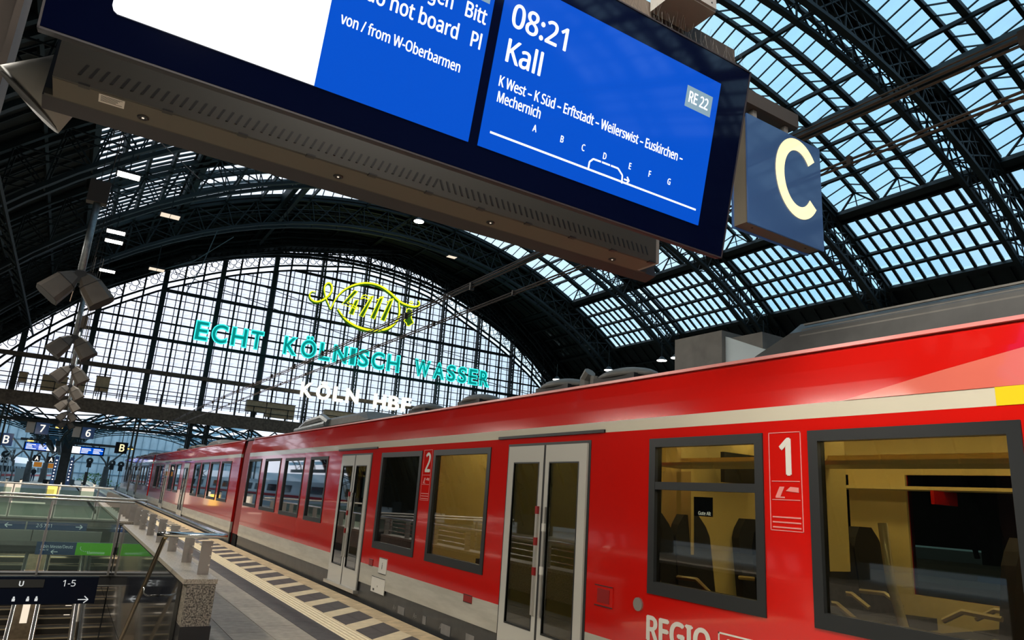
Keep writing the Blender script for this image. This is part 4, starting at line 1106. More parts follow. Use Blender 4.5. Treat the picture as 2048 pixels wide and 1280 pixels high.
def arrow(t, x, y, z, L, s_=1, m=None, w=.012):
    b = MB(); b.bar((x, y, z), (x + L * s_, y, z), w, .004, up=(0, 1, 0))
    tip = x + L * s_
    for d in (-1, 1): b.bar((tip, y, z), (tip - s_ * L * .4, y, z + d * L * .35), w, .004, up=(0, 1, 0))
    obj('arrow', b, m or M['lighttext'], t)
arrow(s1, .24, PB0 - .124, z_(-1.685), .12, -1)
b = MB()
for i in range(9):
    a = .2 + i * .3; b.disc((.76 + .12 * math.cos(a + 2.6), PB0 - .127, z_(-1.60) + .07 * math.sin(a + 2.6)), (0, -1, 0), .007, .002, 8)
obj('dotted_emblem', b, M['lighttext'], s1)
s2 = flat_sign('direction_sign', 'narrow dark blue sign with right arrow, higher behind the balustrade glass', -1.3, .98, 26.1, z_(-1.80), z_(-1.58), M['signblue'])
stext(s2, '2-5 7-11', .10, -.35, 26.1, z_(-1.73), M['lighttext'], .8); arrow(s2, .68, 26.09, z_(-1.69), .18, 1, w=.02); arrow(s2, -.95, 26.09, z_(-1.69), .18, -1, w=.02)
obj('divider', MB().box(-.62, -.58, 26.09, 26.1, z_(-1.8), z_(-1.58)), M['alu'], s2)
s3 = flat_sign('hanging_sign', 'large black hanging sign over the escalators with tracks 1-5', -2.45, 1.05, 17.2, z_(-2.58), z_(-2.07), M['signdark'])
obj('grey_band', MB().box(-2.0, .12, 17.19, 17.2, z_(-2.27), z_(-2.12)), M['vent'], s3)
stext(s3, 'S', .09, -1.02, 17.19, z_(-2.24), M['lighttext'], bold=.004); stext(s3, 'U', .09, -.30, 17.19, z_(-2.24), M['lighttext'], bold=.004)
stext(s3, '1-5', .12, .42, 17.2, z_(-2.25), M['lighttext']); stext(s3, 'Hohenzollernring', .035, .25, 17.2, z_(-2.37), M['lighttext'], .8) if False else None
arrow(s3, .75, 17.19, z_(-2.5), .18, 1, w=.016)
b = MB()
for x in (-.35, -.12, .02):
    b.box(x, x + .05, 17.19, 17.2, z_(-2.52), z_(-2.47)).disc((x + .025, 17.19, z_(-2.45)), (0, 1, 0), .018, .01, 8)
obj('pictogram', b, M['lighttext'], s3)
for x in (-2.2, .9): obj('hanger', MB().box(x - .015, x + .015, 17.22, 17.25, z_(-2.07), -.60), M['brushed'], s3)
# lower passage
pas = struct('floor', MB().box(-9, 9, PIT0 - 1, 48, FL - .1, FL), M['pitfloor'], 'floor of the passage below the platforms')
struct('wall_passage', MB().box(-9, 9, 36, 36.2, FL, -1.1), M['pitfloor'], 'end wall of the passage below')
for x0, x1, y in ((-2.3, -1.6, 33), (-.28, -.05, 33), (1.08, 1.28, 33)):
    t_ = tag(obj('lit_panel', MB().box(x0, x1, y, y + .05, -3.9, -2.6), M['lampdim']), ['warm lit panel deep below left of the escalators', 'warm lit panel deep below between the two escalators', 'narrow warm lit panel deep below right of the escalators'][[33, 33, 33].index(y) + (0 if x0 < -2 else 1 if x0 < 0 else 2)], 'light', 'lit panels in the passage')
for k, x0 in enumerate((-1.45, .24)):
    t = thing('escalator', ['left escalator deep below, dark treads between steel skirts', 'right escalator deep below, dark treads between steel skirts'][k], 'escalator', (x0 + .45, 24, FL))
    for i in range(28):
        y = 24.5 + i * .40; zc = FL + .05 + i * .225
        if zc > -1.3: break
        st = obj('step', MB().box(x0, x0 + .9, y, y + .42, zc - .2, zc), M['step'], t)
        obj('step_edge', MB().box(x0, x0 + .9, y - .012, y, zc - .035, zc), M['stepedge'], st)
    for x in (x0 - .14, x0 + .92):
        obj('skirt', MB().prism([(x, 24, FL), (x, 24, FL + .9), (x, 25, FL + 1.0), (x, 30.5, -1.0), (x, 30.5, -1.9), (x, 25, FL)], (.10, 0, 0)), M['alu'], t)
        obj('handrail', MB().tube([(x + .05, 23.8, FL + .5), (x + .05, 24.0, FL + .95), (x + .05, 25, FL + 1.08), (x + .05, 30.5, -.92)], .04, 8), M['rubber'], t)
for y in (24, 31, 35):
    area_light('passage_light', (-.4, y, -1.25), 2.2, .5, 30, WARM)
area_light('passage_light', (-.4, 13, -1.3), .4, .4, 10, WARM)
# lit ends of the farther escalators seen over the balustrade
for k, (x, y) in enumerate(((-2.35, 52), (-.25, 52), (1.55, 52), (-1.1, 42))):
    t = thing('escalator_end', ['lit yellow glass escalator end, left behind the balustrade rails', 'lit yellow glass escalator end below the dark information column', 'lit yellow glass escalator end next to the far parapet', 'low lit strip on the platform behind the balustrade rails'][k], 'escalator')
    t.location = (x, y, 0); WLOC[t.name] = Vector((x, y, 0))
    if k < 3:
        for dx in (-.35, .35):
            obj('balustrade_panel', MB().box(x + dx - .03, x + dx + .03, y, y + 1.6, 0.02, .92), M['lampdim'] if dx > 0 else M['alu'], t)
        obj('handrail', MB().tube([(x - .35, y, .95), (x - .35, y + 1.6, .95)], .04, 8).tube([(x + .35, y, .95), (x + .35, y + 1.6, .95)], .04, 8), M['rubber'], t)
        obj('end_panel', MB().box(x - .3, x + .3, y + .4, y + .44, 0, .75), M['lampyellow'] if k == 1 else M['lampdim'], t)
    else: obj('strip', MB().box(x - .7, x + .7, y, y + .06, .0, .08), M['lampdim'], t)

# ================================================================ DEPARTURE DISPLAY (double sided, faces lean towards the platform)
TIL = 0.2134; CT = 1 / math.sqrt(1 + TIL * TIL)
DR, DU = Vector((1, 0, 0)), Vector((0, -TIL * CT, CT)); DN = DR.cross(DU)     # DN points to the viewer
def F(u, v, off=0.0): return Vector((u, 2.6 - TIL * v * CT, 1.576 + H + v * CT)) + DN * off
dp = thing('departure_display', 'long double sided departure display hanging overhead, blue screens', 'display', (1.32, 2.95, 3.14))
def fbox(b, u0, u1, v0, v1, o0, o1, mi=0):
    return b.hexa([F(u0, v0, o0), F(u1, v0, o0), F(u1, v0, o1), F(u0, v0, o1), F(u0, v1, o0), F(u1, v1, o0), F(u1, v1, o1), F(u0, v1, o1)], mi)
front = obj('front_case', fbox(MB(), -.357, 3.0, -.138, .994, -.055, -.012), M['lip'], dp)
tag(obj('front_glass', fbox(MB(), -.350, 2.993, -.128, .987, -.012, -.004), M['navy'], dp), 'near black blue glass frame')
e_ = MB()
fbox(e_, -.357, -.350, -.138, .994, -.02, .0).add([], []); fbox(e_, 2.993, 3.0, -.138, .994, -.02, .0); fbox(e_, -.357, 3.0, -.138, -.131, -.02, .0); fbox(e_, -.357, 3.0, .987, .994, -.02, .0)
obj('case_edge', e_, M['lip'], dp)
def lcd(name, u0, u1, v0, v1, m, parent=dp, off=0.0): return obj(name, fbox(MB(), u0, u1, v0, v1, -.004 + off, .0 + off), m, parent)
scA = lcd('screen', .567, 1.284, 0, .905, M['blue']); tag(scA, 'blue screen beside the white block')
# the white block has one rounded corner
wp = [(-.162 + .02, 0), (.567, 0), (.567, .905), (-.162, .905), (-.162, .025), (-.155, .008)]
obj('white_screen', MB().prism([F(u, v, .0002) for u, v in wp], DN * .0008), M['lcdwhite'], dp)
scB = lcd('screen', 1.334, 2.774, 0, .838, M['blue']); tag(scB, 'blue screen showing the next train')
def dtext(parent, body, cap, u, v, fit=None, m=None, name='lettering', bold=None):
    return text_obj(name, body, m or M['lcdtext'], cap, F(u, v, .0015), DR, DU, parent, xs=.72, depth=.0004, bold=cap * .028 if bold is None else bold, fit=fit)
dtext(scB, '08:21', .112, 1.387, .605, .322); dtext(scB, 'Kall', .110, 1.392, .432, .200)
dtext(scB, 'K West – K Süd – Erftstadt – Weilerswist – Euskirchen –', .050, 1.382, .306, 1.195)
dtext(scB, 'Mechernich', .050, 1.388, .231, .245)
for ch, u in zip('ABCDEFG', (1.605, 1.768, 1.902, 2.040, 2.215, 2.355, 2.495)): dtext(scB, ch, .033, u, .160)
def bars(parent, name, segs, w=.006):
    b = MB()
    for (u0, v0, u1, v1) in segs: b.bar(F(u0, v0, .001), F(u1, v1, .001), w, .001, up=DN)
    return obj(name, b, M['lcdtext'], parent)
bars(scB, 'platform_line', [(1.384, .080, 2.735, .080)], .010)
bars(scB, 'train_symbol', [(1.965, .076, 1.965, .118), (1.965, .118, 1.985, .140), (1.985, .140, 2.035, .141), (2.042, .141, 2.095, .141), (2.102, .141, 2.15, .141), (2.15, .141, 2.185, .115), (2.185, .115, 2.19, .072)], .009)
bars(scB, 'arrow', [(2.2, .098, 2.235, .098), (2.235, .098, 2.218, .116), (2.235, .098, 2.218, .080)], .008)
bars(scB, 'symbol_gap', [(2.035, .076, 2.040, .076)], .004)
rb = lcd('line_badge', 2.528, 2.728, .620, .740, M['lcdgrey'], scB, .0006)
dtext(scB, 'RE 22', .062, 2.550, .651, .150)
dtext(scA, 'von / from W-Oberbarmen', .047, .617, .290, .560)
dtext(scA, 'e do not board   Pl', .070, .640, .430, .615)
dtext(scA, 'gungen   Bitt', .070, .835, .552, .425)
lcd('pale_block', 1.15, 1.262, .655, .70, M['lcdgrey'], scA, .0006)
# back case, mirrored
def mir(p): return Vector((p.x, 5.904 - p.y, p.z))
def mbox(u0, u1, v0, v1, o0, o1):
    q = MB(); fbox(q, u0, u1, v0, v1, o0, o1); q.v = [tuple(mir(Vector(p))) for p in q.v]; q.f = [f[::-1] for f in q.f]; return q
obj('back_case', mbox(-.357, 3.0, -.138, .994, -.10, -.004), M['lip'], dp)
obj('back_glass', mbox(-.350, 2.993, -.128, .987, -.004, .0), M['navy'], dp)
# housing between the two cases: vertical vented sheet and a flat beige tray
hz = 1.455 + H
hs = obj('vented_sheet', MB().box(-.318, 2.81, 2.975, 2.99, hz, hz + 1.0), M['vent'], dp)
mv = [MB().hexa([(-.0055 - s_ * .010, 2.9738, 0), (.0055 - s_ * .010, 2.9738, 0), (.0055 - s_ * .010, 2.976, 0), (-.0055 - s_ * .010, 2.976, 0),
                 (-.0055 + s_ * .010, 2.9738, .050), (.0055 + s_ * .010, 2.9738, .050), (.0055 + s_ * .010, 2.976, .050), (-.0055 + s_ * .010, 2.976, .050)]).mesh('vent_slot', M['black']) for s_ in (1, -1)]
for i in range(82):
    x = -.225 + i * .0365
    inst('vent_slot', mv[0 if x < 1.33 else 1], hs, (x, 0, hz + .038))
tr_ = obj('tray', MB().box(-.318, 2.81, 2.992, 3.155, hz, hz + .05), M['beige'], dp)
obj('tray_end', MB().box(2.81, 2.835, 2.975, 3.15, hz + .002, hz + .16), M['greypaint'], dp)
obj('tray_ledge', MB().box(-.35, 2.9, 3.155, 3.175, hz + .004, hz + .03), M['vent'], dp)
obj('housing_core', MB().box(-.30, 2.80, 2.99, 3.12, hz + .05, hz + .95), M['vent'], dp)
for x in [-.232 + .2985 * i for i in range(11)]: obj('clip', MB().box(x, x + .04, 2.968, 2.995, hz - .004, hz + .004), M['black'], tr_)
for x in (.006, .854, 1.71, 2.57):
    sp_ = obj('downlight', MB().tube(ring_pts((0, 0, 0), .018, 16), .006, 6), M['black'], tr_)
    sp_.data.transform(Matrix.Rotation(R(90), 4, 'X')); sp_.location = (x, 3.10, hz - .001); WLOC[sp_.name] = Vector(sp_.location)
    obj('downlight_cup', MB().disc((x, 3.10, hz - .003), (0, 0, 1), .018, .002, 14), M['black'], tr_)
    obj('downlight_lens', MB().disc((x, 3.10, hz - .005), (0, 0, 1), .005, .002, 10), M['lampdim'], tr_)
lb = obj('rating_label', MB().box(-.16, -.068, 3.005, 3.075, hz - .0015, hz), M['white'], tr_)
b = MB()
for i in range(6): b.box(-.153, -.153 + random.uniform(.05, .078), 3.013 + i * .009, 3.016 + i * .009, hz - .0022, hz - .0014)
obj('label_print', b, M['vent'], lb)
for x in (.2, 2.5):
    obj('hanger_bracket', MB().box(x - .1, x + .1, 2.85, 3.05, hz + .98, hz + 1.25), M['brown'], dp)
obj('bird_spike_base', fbox(MB(), .8, 3.0, .994, 1.0, -.05, -.02), M['vent'], dp)
spk = MB()
for i in range(60):
    u = 1.2 + i * .03; a = F(u, 1.0, -.035)
    for s_ in (-1, 1):
        c_ = a + Vector((random.uniform(-.02, .02), random.uniform(-.04, .04) + .02 * s_, .09 + random.uniform(0, .03))); spk.bar(a, c_, .0007)
o = obj('bird_spikes', spk, M['wire'], dp); o['kind'] = 'stuff'
# beam and grey box above the display
bm_ = thing('support_beam', 'brown support beam above the right end of the display', 'beam', (1.3, 2.9, 4.3))
obj('beam', MB().box(-.5, 3.4, 2.85, 3.0, 4.66, 4.84), M['brown'], bm_)
for x in (.4, 2.4): obj('drop_plate', MB().box(x - .03, x + .03, 2.9, 2.95, 4.1, 4.64), M['brown'], bm_)
gb = thing('junction_box', 'grey junction box above the display, under the brown beam', 'box', (2.95, 2.9, 4.5))
obj('box_body', MB().box(2.60, 2.93, 2.60, 2.84, 4.76, 5.05), M['greypaint'], gb); obj('box_lid', MB().box(2.61, 2.92, 2.585, 2.60, 4.77, 5.04), M['greypaint'], gb)
obj('screw', MB().disc((2.88, 2.583, 4.80), (0, 1, 0), .006, .006, 8), M['black'], gb)
# speaker cone at the display's left end
lsb = thing('loudspeaker', 'pale cone loudspeaker behind the left end of the display', 'loudspeaker', (-.45, 3.35, 3.2))
obj('horn', MB().tube([(-.20, 3.42, 3.55), (-.32, 3.45, 3.38), (-.425, 3.47, 3.25)], .1, 20, True, rs=[.05, .115, .165]), M['greypaint'], lsb, True)
obj('grille', MB().tube([(-.427, 3.471, 3.248), (-.43, 3.472, 3.244)], .155, 20), M['speaker_d'], lsb)
# letter C sign
cs = thing('section_sign', 'square dark blue sign with a large glowing C, beside the display', 'sign', (3.95, 2.95, 3.6))
cx0, cx1, cz0, cz1, cy = 3.555, 4.375, 1.905 + H, 2.725 + H, 2.885
tag(obj('sign_face', MB().box(cx0, cx1, cy, cy + .012, cz0, cz1), M['signblue'], cs), 'dark blue glossy face')
obj('sign_case', MB().box(cx0 + .012, cx1 - .012, cy + .012, cy + .13, cz0 + .012, cz1 - .012), M['beige'], cs)
obj('sign_back', MB().box(cx0, cx1, cy + .13, cy + .142, cz0, cz1), M['signblue'], cs)
for x in (cx0 + .12, cx1 - .12): obj('case_screw', MB().disc((x, cy + .07, cz0 + .008), (0, 0, 1), .007, .006, 8), M['black'], cs)
# ring-shaped C: stroke swept along an ellipse with flat ends
cc = (4.10, 2.395 + H); rx, rz_ = .25, .29; st = .092
n = 40; inner, outer = [], []
for i in range(n + 1):
    a = R(38) + (R(322) - R(38)) * i / n
    ex, ez = math.cos(a), math.sin(a)
    outer.append((cc[0] + rx * ex, cy - .003, cc[1] + rz_ * 1.08 * ez)); inner.append((cc[0] + (rx - st) * ex, cy - .003, cc[1] + (rz_ * 1.08 - st) * ez))
b = MB(); b.add(outer + inner, [(i, i + 1, n + 2 + i, n + 1 + i) for i in range(n)]); b.add([(x, y - .002, z) for x, y, z in outer + inner], [(i + 1, i, n + 1 + i, n + 2 + i) for i in range(n)])
tag(obj('letter', b, M['Cletter'], cs), 'glowing pale yellow letter C')
arm = thing('bracket_arm', 'brown bracket arm that carries the C sign', 'bracket', (3.5, 2.95, 4.5))
obj('arm_bar', MB().box(2.95, 4.14, 2.89, 3.03, 2.82 + H, 2.93 + H), M['brown'], arm)
for x in (3.7, 4.05): obj('arm_stud', MB().box(x - .02, x + .02, 2.93, 2.97, 2.72 + H, 2.82 + H), M['greypaint'], arm)
# brown column at the left of the frame
cl = thing('column', 'dark brown steel column left of the display', 'column', (-1.6, 4, 0))
cl.location = (-.76, 4.1, 0); WLOC[cl.name] = Vector((-.76, 4.1, 0))
obj('web', MB().box(-.90, -.63, 4.02, 4.05, 0.02, 7), M['brownpole'], cl)
obj('flange', MB().box(-.64, -.61, 3.93, 4.14, 0.02, 7), M['brownpole'], cl); obj('flange', MB().box(-.92, -.89, 3.93, 4.14, 0.02, 7), M['brownpole'], cl)
obj('foot_plate', MB().box(-1.0, -.52, 3.85, 4.22, 0, .02), M['black'], cl)
for z in (2.6, 3.4, 4.2): obj('strap', MB().box(-.925, -.605, 3.92, 3.93, z, z + .03), M['brown'], cl)

# housings of the added fill lamps, out of view around the viewer
for k, p in enumerate(FILL_LAMPS):
    t = thing('fill_lamp', ['added fill lamp far behind the viewer', 'added fill lamp just behind the viewer', 'added fill lamp above the departure display', 'first added fill lamp over the stair opening', 'second added fill lamp over the stair opening', 'third added fill lamp over the stair openings', 'added fill lamp at the end of the far opening', 'farthest added fill lamp over the left platform edge'][k], 'lamp', (p[0], p[1], p[2]))
    obj('lamp_housing', MB().box(p[0] - .2, p[0] + .2, p[1] - 1.6, p[1] + 1.6, p[2] - .02, p[2] + .12), M['greypaint'], t)
    for dy in (-1.2, 1.2): obj('suspension_rod', MB().tube([(p[0], p[1] + dy, p[2] + .1), (p[0], p[1] + dy, p[2] + 3)], .012, 6), M['wire'], t)

# ================================================================ SPEAKER MASTS along the platform axis
def speaker_mast(y, zj, label, grp, parts=True):
    """a hanging tube with a junction box on top and two tapering loudspeakers at the foot; zj is the height of the joint"""
    x = -.115 * (zj - H)
    t = thing('loudspeaker_pair', label, 'loudspeaker', (x, y, zj), grp)
    top = zj + 1.25
    obj('tube', MB().tube([(x, y, zj - .1), (x, y, top + .05)], .055, 10), M['galv'], t, True)
    obj('junction_box', MB().box(x - .16, x + .14, y - .09, y + .09, top, top + .38), M['brown'], t)
    obj('clamp', MB().box(x - .07, x + .07, y - .07, y + .07, zj - .12, zj + .06), M['black'], t)
    for s_ in (-1, 1):
        d = Vector((s_ * .60, -.10, -.78)).normalized(); o = Vector((x + s_ * .04, y, zj + .02))
        sd = Vector((0, 1, 0)) ; sd = (sd - d * sd.dot(d)).normalized(); up = d.cross(sd)
        def sec(l, w, h, c=.35): 
            c0 = o + d * l; pts = []
            for a, b_ in ((-1, -1 + c), (-1 + c, -1), (1 - c, -1), (1, -1 + c), (1, 1 - c), (1 - c, 1), (-1 + c, 1), (-1, 1 - c)):
                pts.append(c0 + sd * (a * w) + up * (b_ * h))
            return pts
        k = 1.0
        body = obj('speaker_horn', MB().strip([sec(.0, .02, .05), sec(.06, .07, .09), sec(.22, .145, .165), sec(.56, .175, .195)]), M['speaker'], t)
        obj('speaker_neck', MB().strip([sec(.215, .148, .168), sec(.228, .151, .171)]), M['speaker_d'], body)
        obj('speaker_grille', MB().strip([sec(.555, .165, .185), sec(.565, .165, .185)]), M['speaker_d'], body)
    for dx in (-.02, .10, .16):
        obj('cable', MB().tube([(x + dx, y + .05, top + .2), (x + dx * 1.2, y + .05, zj + 3.6)], .009, 4), M['wire'], t)
    obj('hanging_chain', MB().tube([(x + .13, y + .05, zj + .1), (x + .17, y + .05, top + .3)], .012, 4), M['wire'], t)
    return t
SPK = [(4.22, 'nearest pair of loudspeakers on a hanging tube, in front of the dark roof'), (6.35, 'second pair of loudspeakers on a hanging tube, before the glazed screen'),
       (8.26, 'third pair of loudspeakers on a hanging tube, just above the walkway boxes'), (10.21, 'fourth pair of loudspeakers on a hanging tube, before the walkway'),
       (12.41, 'fifth pair of loudspeakers on a hanging tube, just below the walkway'), (15.0, 'sixth pair of loudspeakers on a hanging tube, over the far canopy'), (17.8, 'seventh and farthest pair of loudspeakers, above the yellow lights')]
ZS = 3.05
for rt, lb_ in SPK:
    speaker_mast(rt * ZS, H + ZS, lb_, 'loudspeaker pairs hung along the platform')
# guy wires of the first mast
gw = MB()
tag(obj('guy_wire', MB().tube([(-.35, 13.2, 7.4), (-.5, 14.5, 9.5), (-.05, 16.5, 9.9)], .012, 5).tube([(-.42, 13.4, 4.4), (-.18, 13.9, 8.3)], .010, 5).tube([(.05, 14, 8.1), (1.5, 17.8, 8.9)], .012, 5), M['copper']), 'thin twisted guy wires rising from the nearest speaker mast', 'wire')

# ================================================================ FLOODLIGHTS
def flood(x, y, z, label, dim=False, disc=False, power=0):
    t = thing('floodlight', label, 'lamp', (x, y, z), 'hall floodlights')
    if disc:
        obj('lamp_body', MB().tube([(x, y, z + .25), (x, y, z + .12), (x, y, z + .0)], .2, 16, True, rs=[.08, .2, .34]), M['black'], t)
        obj('lamp_face', MB().disc((x, y, z - .02), (0, 0, 1), .30, .02, 16), M['lamp'], t)
    else:
        obj('lamp_body', MB().box(x - .34, x + .34, y - .22, y + .22, z, z + .10), M['black'], t)
        obj('lamp_face', MB().box(x - .31, x - .01, y - .20, y + .20, z - .02, z).box(x + .01, x + .31, y - .20, y + .20, z - .02, z), M['lampdim'] if dim else M['lamp'], t)
    obj('lamp_rod', MB().box(x - .02, x + .02, y - .02, y + .02, z + .1, z + 1.2), M['steel'], t)
    if power: area_light('flood_light', (x, y, z - .04), .6, .6, power, NEUTRAL)
ZL = 9.1
for (ry, lb_) in ((.382, 'brightest floodlight left, below the skylight slits'), (.302, 'upper one of the two floodlights beside the speaker tube'), (.289, 'lower one of the two floodlights beside the speaker tube'), (.249, 'floodlight just above the left end of the glazed screen')):
    flood(0.01, ZL / ry, ZL + H, lb_, power=260)
flood(1.55, 26.7, ZL + H, 'unlit looking pale floodlight on the dark arch', True); flood(1.9, 34.5, ZL + H, 'pale floodlight low on the dark arch, above the rosettes', True)
flood(15.4, 36.9, 16.0 + H, 'bright floodlight under the roof crown, below the display', disc=True); flood(19.8, 41, 15.9 + H, 'small pale floodlight right of the catwalk crown', True)
for k, (rx_, lb_) in enumerate(((.784, 'floodlight between the roof box and the grey hood of the train'), (.997, 'right one of the two lamps beside the grey roof box'), (1.037, 'left one of the two lamps beside the grey roof box'), (1.206, 'lamp above the train roof vents'), (1.406, 'small lamp where the screen meets the train roof'))):
    flood(30.35, 30.35 * rx_, ZL + H, lb_, disc=True, power=200)
for k, y in enumerate((4, 13, 22, 31)): flood(-9.6, y, ZL + H, ['floodlight over the left track, out of view beside the viewer', 'floodlight over the left track, left of the first speaker mast', 'floodlight over the left track, beside the second speaker mast', 'farthest floodlight over the left track'][k], disc=True, power=300)

# ================================================================ OVERHEAD LINE
def line_thing(name, label, mk, m, cat='wire', group=None): return tag(obj(name, mk, m), label, cat, group)
b = MB()
for dz, r_ in ((0, .018), (-.06, .014), (.05, .010)): b.tube([(5.78, y, 3.80 + H + dz + .05 * math.sin(y * .2)) for y in range(-6, 61, 3)], r_, 5)
ct = thing('catenary', 'upper twisted cable bundle with clamps running over the red train', 'cable', (5.78, 20, 5.5)); obj('cable', b, M['copper'], ct)
for i in range(20): obj('clamp', MB().box(5.74, 5.82, 2 + 3 * i - .025, 2 + 3 * i + .025, 5.43, 5.57), M['brown'], ct)
b = MB()
for dz in (0, -.045): b.tube([(5.78, y, 3.36 + H + dz) for y in range(-6, 61, 3)], .014, 5)
ct = thing('catenary', 'lower contact wire pair with droppers over the red train', 'cable', (5.78, 20, 5.05)); obj('cable', b, M['copper'], ct)
for i in range(20): obj('clamp', MB().box(5.755, 5.805, 3.5 + 3 * i - .02, 3.5 + 3 * i + .02, 5.0, 5.09), M['brown'], ct)
for k, x in enumerate((-6.7, 22, 36)):
    b = MB().tube([(x, -6, 5.1), (x, 61, 5.1)], .015, 5).tube([(x, y, 6.2 - .5 * abs(math.sin(y * .05))) for y in range(-6, 61, 4)], .015, 5)
    line_thing('catenary', ['catenary wire over the left track', 'catenary wire over the middle tracks', 'catenary wire over the right hand tracks'][k], b, M['wire'])
b = MB()
for a, c_ in (((36, 47, 9.5), (4, 52, 15.5)), ((38, 55, 13), (10, 56, 17)), ((30, 44, 9.8), (44, 30, 11.5)), ((2, 42, 12.5), (6.5, 46, 17)), ((4.2, 44, 12.3), (5.5, 46, 17.2))):
    b.tube([a, Vector(a).lerp(Vector(c_), .5) - Vector((0, 0, .5)), c_], .03, 5)
line_thing('span_wire', 'thin span wires slung across the hall', b, M['steel2'])

# ================================================================ NEON SIGNS ON THE SCREEN
YN = YG - 1.9
sc_ = YN / 60.0
def NG(x, z): return ((x) * sc_, YN, (z) * sc_ + H)     # from the screen plane to the sign plane (same bearing)
def letters(name, label, words, m_body, m_tube, cap, depth, xs, tube):
    t = thing(name, label, 'sign', NG(words[0][1], words[0][2]))
    for text, xa, z, xb in words:
        n = len(text); wd = {'W': 1.35, 'I': .5, 'M': 1.3, 'E': .82, 'L': .8, 'F': .8, 'S': .82, 'H': 1.02, 'N': 1.05, 'O': 1.12, 'Ö': 1.12, 'C': 1.0, 'K': .95, 'T': .85, 'R': .92, 'A': 1.0, 'B': .92}
        tot = sum(wd.get(c, 1) for c in text); x = xa
        for c in text:
            w = wd.get(c, 1) / tot * (xb - xa); o_ = NG(x + w * .10, z)
            bd = text_obj('letter', c, m_body, cap * sc_, o_, (1, 0, 0), (0, 0, 1), t, xs=xs, depth=depth, bold=.07 if m_tube else .05, sans=False)
            vs = [v.co.x for v in bd.data.vertices]; k = (w * .80 * sc_) / max(.05, (max(vs) - min(vs)))
            k = min(k, 1.6)
            x0 = min(vs)
            for v in bd.data.vertices: v.co.x = o_[0] + (v.co.x - x0) * k
            if m_tube:
                nt = text_obj('neon_tube', c, m_tube, cap * sc_, (o_[0], YN - depth - .05, o_[2]), (1, 0, 0), (0, 0, 1), bd, xs=xs, outline=tube, sans=False, bold=.07)
                vs = [v.co.x for v in nt.data.vertices]; x0 = min(vs) + tube
                for v in nt.data.vertices: v.co.x = o_[0] + (v.co.x - x0) * k
            x += w
    return t
letters('neon_sign', 'large turquoise neon lettering ECHT KÖLNISCH WASSER on the glazed screen',
        [('ECHT', 6.75, 10.84, 12.3), ('KÖLNISCH', 13.78, 10.84, 24.75), ('WASSER', 25.95, 10.84, 34.45)], M['teal'], M['cyan'], 1.42, .07, 1.0, .042)
letters('backlit_sign', 'ivory glowing lettering KÖLN HBF in front of the glazed screen', [('KÖLN', 15.78, 7.42, 21.25), ('HBF', 22.4, 7.32, 26.3)], M['ivory'], None, 1.20, .10, 1.0, 0)
ns = thing('neon_emblem', 'yellow neon emblem with the figures 4711, ribbon oval and bell', 'sign', NG(21, 14.2))
def ribbon(name, pts, wd, m=M['yellow'], back=True):
    P_ = [Vector(NG(x, z)) for x, z in pts]
    # smooth the polyline
    for _ in range(2):
        q = [P_[0]]
        for a, c_ in zip(P_, P_[1:]): q += [a.lerp(c_, .25), a.lerp(c_, .75)]
        q.append(P_[-1]); P_ = q
    n = len(P_); rs_ = [wd * (.35 + .65 * math.sin(math.pi * (i + .5) / n)) for i in range(n)]
    o = obj(name, MB().tube(P_, wd, 6, True, rs=rs_), m, ns, True)
    if back: obj('ribbon_backing', MB().tube([p + Vector((0, .14, -.09)) for p in P_], wd, 6, True, rs=[r_ * 1.5 for r_ in rs_]), M['olive'], o, True)
ribbon('ribbon', [(16.0, 16.75), (15.62, 16.75), (15.45, 16.35), (15.7, 15.95), (16.3, 15.85), (17.0, 16.4), (17.45, 17.1), (17.35, 17.75), (16.95, 17.9), (16.65, 17.4), (16.9, 16.5), (17.55, 15.45)], .075)
ribbon('ribbon', [(17.55, 15.5), (17.85, 16.6), (18.6, 17.7), (20.1, 18.6), (21.7, 18.75), (23.0, 18.2), (24.0, 17.5), (24.9, 17.35), (25.6, 17.35), (26.05, 17.6), (26.0, 17.95), (25.8, 17.98)], .095)
ribbon('ribbon', [(18.15, 15.65), (18.9, 14.85), (20.0, 14.35), (21.5, 14.2), (23.0, 14.6), (23.9, 15.5), (24.15, 16.4), (23.9, 17.5)], .105)
def digit(strokes, fill):
    d_ = obj('figure', MB().prism([NG(x, z) for x, z in fill], (0, .06, 0)), M['olive'], ns)
    b = MB()
    for s_ in strokes: b.tube([Vector(NG(x, z)) + Vector((0, -.05, 0)) for x, z in s_], .05, 5)
    obj('neon_tube', b, M['yellow'], d_)
def outl(poly): return [poly + [poly[0]]]
f4a = [(19.45, 17.65), (19.75, 17.6), (18.85, 16.35), (18.55, 16.2)]; digit(outl([(19.45, 17.65), (19.78, 17.6), (18.95, 16.32), (20.0, 16.12), (20.05, 15.95), (18.45, 16.1)]), f4a)
f4b = [(19.65, 16.75), (19.95, 16.85), (19.62, 15.35), (19.22, 15.4)]; digit(outl(f4b), f4b)
f7 = [(21.1, 17.4), (21.32, 17.5), (20.6, 15.35), (20.2, 15.4)]; digit(outl(f7) + [[(20.15, 17.0), (20.3, 17.35), (20.6, 17.45), (20.9, 17.3), (21.3, 17.5)], [(20.15, 17.0), (20.45, 17.15), (20.85, 17.05), (21.1, 17.2)]], f7)
for dx in (0, 1.0):
    f1 = [(21.98 + dx, 17.55), (22.3 + dx, 17.68), (21.68 + dx, 15.35), (21.28 + dx, 15.42)]; digit(outl(f1) + [[(21.6 + dx, 17.2), (21.85 + dx, 17.3), (22.3 + dx, 17.68)]], f1)
bell = [(24.75, 16.95), (25.1, 17.05), (25.35, 16.8), (25.3, 16.2), (25.6, 15.75), (25.4, 15.6), (25.15, 15.35), (24.95, 15.35), (24.85, 15.6), (24.6, 15.75), (24.8, 16.2)]
